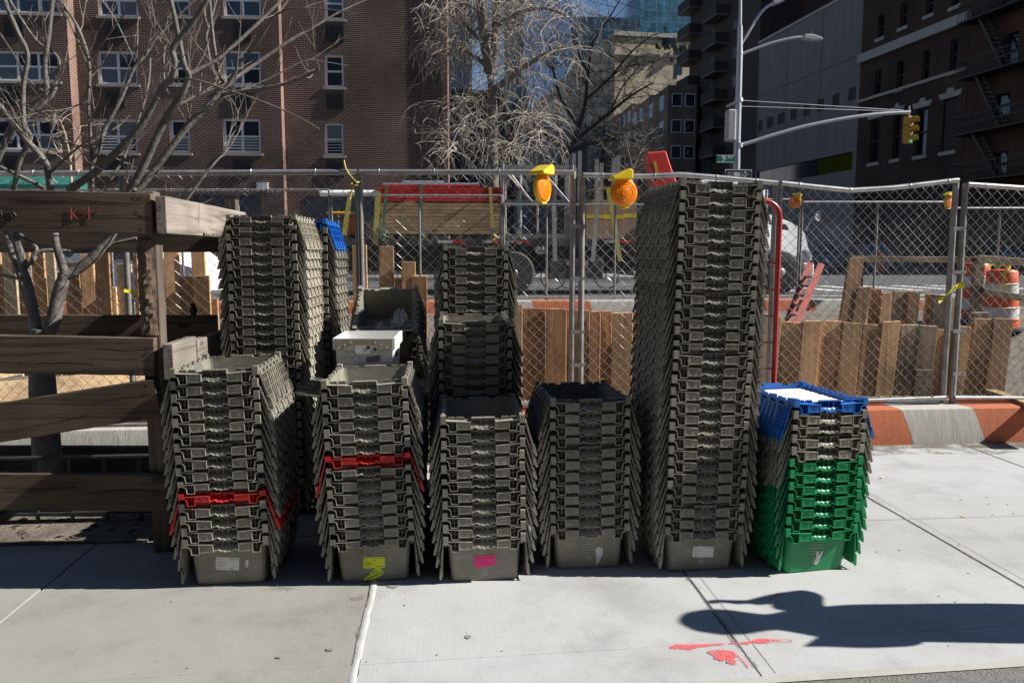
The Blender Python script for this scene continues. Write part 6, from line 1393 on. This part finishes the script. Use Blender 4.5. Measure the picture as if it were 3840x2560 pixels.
for j, (u0, u1, vt) in enumerate(((1497,1537,218),(1452,1499,238),(1418,1454,262),(1380,1420,285))):
    Yj = 92 + (j+1)*11; p, q_ = at(u0, vt, Yj), at(u1, vt, Yj); o = Vector((BAY.location.x, 92, ZR)); mb = MB(); w_ = q_.x-p.x; mb.bx(p.x-o.x, q_.x-o.x, p.y-o.y, p.y-o.y+14, 0, p.z-ZR); mb.build('bay', BAYM, BAY)
    for f in range(1, 7):
        z_ = p.z-ZR-2.4-(f-1)*2.95
        if z_ < 1: continue
        for c_ in (1.8, 5.2, 8.8):
            mb = MB(); yy = p.y-o.y+c_; xx = p.x-o.x; mb.bx(xx-.06, xx+.05, yy-.9, yy+.9, z_, z_+1.6); wo = mb.build('window', WFR, BAY)
            for d_ in (-.45, .45): mb = MB(); mb.bx(xx-.08, xx-.061, yy+d_-.36, yy+d_+.36, z_+.12, z_+1.48); mb.build('pane', PANE, wo)
        for c_ in (.25, .68): mb = MB(); xx = p.x-o.x+w_*c_; mb.bx(xx-.65, xx+.65, p.y-o.y-.06, p.y-o.y+.05, z_, z_+1.5); wo = mb.build('window', WFR, BAY); mb = MB(); mb.bx(xx-.55, xx-.05, p.y-o.y-.08, p.y-o.y-.061, z_+.1, z_+1.4); mb.build('pane', DWIN, wo); mb = MB(); mb.bx(xx+.05, xx+.55, p.y-o.y-.08, p.y-o.y-.061, z_+.1, z_+1.4); mb.build('pane', DWIN, wo)
for f in range(1, 7):
    z_ = H_-2.4-(f-1)*2.95
    for c_ in (2.5, 7.5): mb = MB(); mb.bx(-.06, .05, c_-.9, c_+.9, z_, z_+1.6); wo = mb.build('window', WFR, BAY); mb = MB(); mb.bx(-.08, -.061, c_-.8, c_+.8, z_+.12, z_+1.48); mb.build('pane', PANE, wo)
    for c_ in (.3, .75): mb = MB(); xx = W_*c_; mb.bx(xx-.6, xx+.6, -.06, .05, z_, z_+1.5); wo = mb.build('window', WFR, BAY); mb = MB(); mb.bx(xx-.5, xx+.5, -.08, -.061, z_+.1, z_+1.4); mb.build('pane', DWIN, wo)
def curtain(name, c1, c2, line, bw, rh, rough=.12, spec=.8):
    m = brick(name, c1, c2, line, bw, rh, rh*.06, rough); m.node_tree.nodes['Principled BSDF'].inputs['Specular IOR Level'].default_value = spec; m.node_tree.nodes['Brick Texture'].offset = 0; return m
tower('glass_tower', 'dark grey glass tower rising beside the brick apartment house', 1000, 1082, -260, 110, 30, curtain('glass_dark', (.035, .045, .06), (.05, .06, .08), (.06, .065, .07), 1.4, 3.2))
tower('glass_tower', 'slim shadowed tower seen through the bare tree', 1158, 1204, -250, 180, 30, curtain('glass_slate', (.05, .06, .09), (.06, .075, .11), (.12, .12, .13), 1.5, 3.4))
tower('glass_tower', 'pale blue glass tower behind the bare trees', 1204, 1318, -300, 320, 40, curtain('glass_blue', (.16, .30, .62), (.12, .24, .52), (.35, .45, .65), 1.6, 3.6, .2))
tower('glass_tower', 'dark teal glass block above the tan apartment slab', 1318, 1470, 38, 230, 40, curtain('glass_teal', (.05, .09, .12), (.04, .07, .10), (.14, .17, .18), 2, 3.4))
tower('glass_tower', 'blue green glass tower at the top of the tan slab', 1462, 1640, -200, 260, 40, curtain('glass_sea', (.07, .20, .28), (.05, .16, .24), (.16, .26, .30), 2.4, 3.6))
tower('low_block', 'low dark block closing the street behind the bare trees', 1010, 1160, 205, 95, 20, curtain('block_dark', (.04, .04, .045), (.06, .06, .065), (.03, .03, .03), 1.6, 3.0, .5, .4))
tower('low_block', 'grey block behind the bare trees beside the tan slab', 1160, 1350, 290, 125, 20, curtain('block_blue', (.05, .07, .11), (.07, .09, .13), (.09, .09, .10), 1.8, 3.1, .4, .5))
tower('grey_slab', 'pale grey slab building glimpsed between the tree trunks', 1180, 1212, 175, 100, 14, mat('pale_slab', (.36, .38, .42), .8, (.26, .28, .32), 1))

# ================================================================ bare trees across the avenue
WBARK = mat('pale_bark', (.19, .165, .14), .9, (.11, .095, .08), 9, bump=.5, bscale=20); DBARK = mat('dark_bark', (.055, .045, .038), .9, (.03, .025, .02), 9)
def far_tree(label, Y, trunk, limbs, m, ntw, span, droop, seed, r0, twr, name='bare_tree', ylim=1.8, tm=None, ls=1.0):
    o = Vector((at(trunk[0][0], 600, Y).x, Y, ZR)); t = thing(name, label, 'tree', o); rr = random.Random(seed)
    P = smooth([Vector((0, 0, -.05))] + [at(u, v, Y) - o for u, v in trunk], 4); mb = MB(); L_ = len(P); mb.tube(P, [r0*(1-.55*i/L_) for i in range(L_)], 12); mb.build('trunk', m, t, smooth=True)
    segs = []; mb = MB()
    for pts, w0, w1 in limbs:
        dy = rr.uniform(-ylim, ylim); Q = smooth([at(u, v, Y + dy*i/len(pts)) - o for i, (u, v) in enumerate(pts)], 5); n = len(Q); mb.tube(Q, [ls*(w0+(w1-w0)*i/n) for i in range(n)], 7); segs.append(Q)
    mb.build('limbs', m, t, smooth=True) if limbs else None
    mb = MB(); allp = [p for Q in segs for p in Q[len(Q)//4:]]
    sub = []
    for k in range(ntw//5):                                          # secondary branches
        p = rr.choice(allp); d = Vector((rr.uniform(-1, 1), rr.uniform(-1, 1), rr.uniform(-.2, .8))).normalized(); pts = [p.copy()]
        for s in range(7): d = (d + Vector((rr.uniform(-.3, .3), rr.uniform(-.3, .3), rr.uniform(-.2, .2) - droop*.14))).normalized(); pts.append(pts[-1] + d*rr.uniform(.16, .3)*span)
        mb.tube(pts, [twr*2.0*(1-.75*s/7) for s in range(8)], 4, cap=False); sub += pts[2:]
    for k in range(ntw):
        p = rr.choice(sub); d = Vector((rr.uniform(-1, 1), rr.uniform(-1, 1), rr.uniform(-.4, .7))).normalized(); pts = [p.copy()]
        for s in range(6): d = (d + Vector((rr.uniform(-.35, .35), rr.uniform(-.35, .35), rr.uniform(-.2, .2) - droop*.38))).normalized(); pts.append(pts[-1] + d*rr.uniform(.1, .22)*span)
        mb.tube(pts, [twr*(1-.7*s/6) for s in range(7)], 3, cap=False)
    mb.build('crown', tm or m, t); return t
far_tree('bare pale-barked tree with drooping twigs beside the brick corner', 29.3, [(1133,460),(1132,350),(1133,250),(1125,165)], [([(1125,165),(1112,80),(1103,0),(1098,-70)], .22, .13), ([(1125,170),(1136,110),(1140,40),(1148,-60)], .2, .12), ([(1135,205),(1170,180),(1210,150),(1260,120),(1310,110)], .13, .05), ([(1130,165),(1090,130),(1060,115),(1030,125)], .09, .03), ([(1128,240),(1090,225),(1060,235),(1045,260)], .07, .03), ([(1132,300),(1090,290),(1060,320),(1050,350)], .06, .02), ([(1140,60),(1190,30),(1250,20),(1310,40)], .09, .03), ([(1120,110),(1080,70),(1050,40),(1030,30)], .08, .03), ([(1136,280),(1180,260),(1220,270),(1240,310)], .06, .02), ([(1105,30),(1060,0),(1030,-20)], .07, .03), ([(1133,330),(1170,330),(1200,350)], .05, .02), ([(1140,20),(1200,-20),(1290,-30)], .08, .03)], WBARK, 1700, 1.08, .95, 3, .25, .0105, tm=mat('pale_twigs', (.46, .41, .35), .9, (.32, .28, .23), 9))
far_tree('dark spreading bare tree in front of the tan apartment slab', 40, [(1285,460),(1290,390),(1308,335)], [([(1305,340),(1330,290),(1345,230),(1350,170),(1360,100)], .22, .07), ([(1308,335),(1350,300),(1400,260),(1450,220),(1500,190)], .2, .05), ([(1305,345),(1360,330),(1420,320),(1480,325)], .14, .04), ([(1345,230),(1400,180),(1450,120),(1500,80)], .12, .04), ([(1330,290),(1290,230),(1270,160),(1260,90)], .15, .05), ([(1350,170),(1320,100),(1310,30)], .1, .04), ([(1360,100),(1400,40),(1430,-10)], .08, .03), ([(1300,350),(1240,300),(1190,290),(1140,250)], .12, .04), ([(1270,160),(1220,110),(1190,50)], .09, .03), ([(1400,260),(1430,200),(1470,150)], .08, .03)], DBARK, 1000, 1.5, .15, 5, .26, .0085, ylim=3, ls=.62)
far_tree('small pale sapling with fine twigs by the brick apartment house', 29.5, [(165,470),(163,400),(160,350)], [([(160,360),(150,310),(135,270)], .04, .015), ([(161,365),(175,330),(185,290)], .04, .015), ([(162,380),(190,350),(205,320)], .03, .012), ([(162,380),(135,350),(115,310)], .03, .012)], mat('pale_twig', (.48, .38, .28), .9, (.36, .28, .2), 8), 70, .45, .0, 8, .07, .007, 'sapling', .3)
far_tree('thin bare young tree standing beside the red crane boom', 30, [(1455,470),(1453,420),(1450,380)], [([(1450,380),(1440,340),(1430,300)], .05, .02), ([(1451,390),(1470,350),(1485,310)], .05, .02), ([(1452,400),(1480,380),(1505,360)], .04, .015), ([(1452,400),(1425,380),(1405,350)], .04, .015)], WBARK, 160, .6, .0, 18, .08, .007, 'young_tree', .4)

# ================================================================ traffic signal pole
YP = 27.0; GP = mat('pole_silver', (.50, .51, .53), .4, (.40, .41, .43), 5, metal=.55); pp_ = at(1694, 400, YP)
pole = thing('signal_pole', 'tall silver street pole with lamp arms, signal arm and street signs', 'signal pole', (pp_.x, YP, ZR)); po_ = Vector(pole.location)
PP = lambda u, v, y=YP: at(u, v, y) - po_
mb = MB(); mb.tube([(0, 0, 0), PP(1693, 330), PP(1699, 130), PP(1700, 60)], [.13, .115, .10, .085], 14); mb.build('shaft', GP, pole, smooth=True)
mb = MB(); mb.tube([PP(1700, 62), PP(1702, -80)], [.055, .04], 10); mb.build('upper_shaft', GP, pole, smooth=True)
mb = MB(); mb.lathe([(.24, 0), (.24, .1), (.16, .35), (.13, .5)], (0, 0, 0), 12); mb.build('base', GP, pole, smooth=True)
def arm(name, pts, r): mb = MB(); mb.tube(smooth([PP(u, v) for u, v in pts], 6), r, 10); return mb.build(name, GP, pole, smooth=True)
arm('signal_arm', [(1698,333),(1720,328),(1780,309),(1850,290),(1930,274),(2010,263),(2090,258)], .065)
arm('lamp_arm', [(1704,125),(1720,118),(1770,100),(1820,88),(1846,86)], .05); arm('lamp_arm', [(1703,100),(1715,82),(1735,48),(1755,22),(1775,8)], .05)
def head(u, v, rx): p = PP(u, v); mb = MB(); mb.prism([(-.28, -.02), (-.22, .07), (.05, .09), (.36, .03), (.42, -.04), (.1, -.09), (-.25, -.07)], -.14, .14); o = mb.build('lamp_head', mat('lamp_grey', (.45, .47, .48), .5), pole, loc=p, rot=(0, rx, 0)); o.modifiers.new('b', 'BEVEL').width = .02
head(1860, 87, R(5)); head(1790, 1, R(-25))
p = PP(1861, 80); mb = MB(); mb.lathe([(.05, 0), (.05, .10), (.02, .12)], p, 10); mb.build('photocell', BLACK, pole)
for a, b_ in (((1703,231),(2092,255)),((1690,244),(2092,257))): mb = MB(); mb.tube([PP(*a), PP(*b_)], .013, 5); mb.build('guy_wire', GP, pole)
mb = MB(); mb.tube([PP(1704, 228, YP-.3), PP(1670, 245, YP+.2)], .05, 8); mb.build('stub_bracket', GP, pole)
p = PP(1678, 289); mb = MB(); mb.bx(p.x-.17, p.x+.13, -.2, .15, p.z-.52, p.z+.52); o = mb.build('control_box', mat('box_grey', (.42, .42, .44), .6), pole); o.modifiers.new('b', 'BEVEL').width = .04
for v in (230, 334): p = PP(1697, v); mb = MB(); mb.lathe([(.135, -.07), (.135, .07)], (p.x, 0, p.z), 14); mb.build('clamp', GP, pole)
SGN = mat('sign_green', (.005, .20, .11), .45); SBK = mat('sign_black', (.012, .012, .014), .5); SWT = mat('sign_white', (.72, .72, .72), .5)
a, b_ = PP(1646, 356, YP-.16), PP(1686, 374, YP-.16); W_, H_ = (b_.x-a.x)/2, (a.z-b_.z)/2; cx_, cz_ = (a.x+b_.x)/2, (a.z+b_.z)/2
mb = MB(); mb.bx(cx_-W_, cx_+W_, -.17, -.155, cz_-H_, cz_+H_); ss = mb.build('street_sign', SGN, pole)
mb = MB(); add_text(mb, '9', .30, front_M(cx_-.06, -.172, cz_), .002, bold=.006); add_text(mb, 'AV', .155, front_M(cx_+.16, -.172, cz_+.05), .002, bold=.002); mb.build('lettering', SWT, ss)
mb = MB(); mb.bx(cx_-W_, cx_+W_, -.1735, -.1705, cz_+H_-.022, cz_+H_-.001); mb.build('border', SWT, ss); mb = MB(); mb.bx(cx_-W_, cx_+W_, -.1735, -.1705, cz_-H_+.001, cz_-H_+.022); mb.build('border', SWT, ss)
a = PP(1665, 389, YP-.16); b_ = PP(1727, 389, YP-.16); W_ = (b_.x-a.x)/2; cx_ = (a.x+b_.x)/2; H_ = W_*.335; cz_ = a.z-H_
mb = MB(); mb.bx(cx_-W_, cx_+W_, -.17, -.155, cz_-H_, cz_+H_); os_ = mb.build('one_way_sign', SBK, pole)
mb = MB(); mb.prism([(cx_-W_*.84, cz_-H_*.42), (cx_+W_*.42, cz_-H_*.42), (cx_+W_*.46, cz_-H_*.75), (cx_+W_*.88, cz_), (cx_+W_*.46, cz_+H_*.75), (cx_+W_*.42, cz_+H_*.42), (cx_-W_*.84, cz_+H_*.42)], -.174, -.171); mb.build('arrow', SWT, os_)
mb = MB(); add_text(mb, 'ONE   WAY', .215, front_M(cx_-.02, -.176, cz_), .001, bold=.004); mb.build('lettering', SBK, os_)
for x0_, x1_, z0_, z1_ in ((-W_, W_, H_-.03, H_), (-W_, W_, -H_, -H_+.03), (-W_, -W_+.03, -H_+.031, H_-.031), (W_-.03, W_, -H_+.031, H_-.031)): mb = MB(); mb.bx(cx_+x0_+.004, cx_+x1_-.004, -.1735, -.1705, cz_+z0_, cz_+z1_); mb.build('border', SWT, os_)
# signal head hanging from the arm
ts = thing('traffic_signal', 'yellow three-lens traffic signal hanging from the arm, showing green', 'traffic light', at(2084, 333, YP), R(28)); SYL = mat('signal_yellow', (.42, .27, .025), .5, (.32, .2, .02), 8)
hs_ = .30
for k in range(3):
    z = .05 + k*(hs_+.01); mb = MB(); mb.bx(-.15, .15, -.1, .12, z, z+hs_); o = mb.build('housing', SYL, ts); o.modifiers.new('b', 'BEVEL').width = .02
    mb = MB(); mb.lathe([(.11, -.108), (.11, -.10)], (0, 0, z+hs_/2), 20, 'y'); mb.build('lens', mat('lens_green', (.0, .5, .25), .2, emit=.6) if k == 0 else BLACK, ts)
    mb = MB()
    for j in range(14):
        a, b_ = R(-25 + j*230/14), R(-25 + (j+1)*230/14); c = Vector((0, 0, z+hs_/2)); q4 = [c + Vector((.125*math.cos(a), -.10, .125*math.sin(a))), c + Vector((.125*math.cos(b_), -.10, .125*math.sin(b_))), c + Vector((.12*math.cos(b_), -.32, .12*math.sin(b_))), c + Vector((.12*math.cos(a), -.32, .12*math.sin(a)))]
        mb.add(q4 + [p + Vector((p.x*.04, 0, (p.z-c.z)*.04)) for p in q4], [(0,1,2,3),(7,6,5,4),(3,2,6,7)])
    mb.build('visor', SYL, ts)
mb = MB(); mb.tube([(0, 0, .98), (0, 0, 1.32)], .03, 8); mb.build('hanger', GALV, ts)

# ================================================================ unseen buildings behind the viewer, added to cut sky fill on the totes
for i, (x0, x1, h, c, lb) in enumerate(((-46, -16, 19, (.20, .11, .08), 'unseen long brick walk-up added behind the viewer to cut sky light'), (-15.9, 6, 24, (.26, .22, .18), 'unseen tan brick building added behind the viewer to cut sky light'), (6.1, 24, 17, (.17, .10, .08), 'unseen lower brown brick building added behind the viewer to cut sky light'))):
    t = thing('fill_blocking_building', lb, 'building', ((x0+x1)/2, -13, 0)); w2 = (x1-x0)/2; m = brick('near_brick_%d' % i, c, tuple(k*.7 for k in c), tuple(min(.4, k*1.3) for k in c)); holes = []
    for f in range(int(h/3.2)):
        for k in range(int(w2*2/3)): holes.append((-w2+.9+k*3, -w2+2.1+k*3, f*3.2+.9, f*3.2+2.6))
    w_ = wall_with_holes(-w2, w2, 0, h, holes, 0, -.2, m); w_.add([(-w2,0,0),(-w2,-12,0),(-w2,-12,h),(-w2,0,h),(w2,0,0),(w2,-12,0),(w2,-12,h),(w2,0,h)], [(0,1,2,3),(4,7,6,5),(2,6,7,3),(1,5,6,2)]); w_.build('wall', m, t)
    wm = MB(); wm.bx(0, 1.2, -.19, -.16, 0, 1.7); wm = wm.mesh('window', DWIN)
    for a, b_, c_, d in holes[:250]: link('window', wm, t, (a, 0, c_))
    mb = MB(); mb.bx(-w2, w2, .003, .4, h-.5, h); mb.build('cornice', STONE, t)
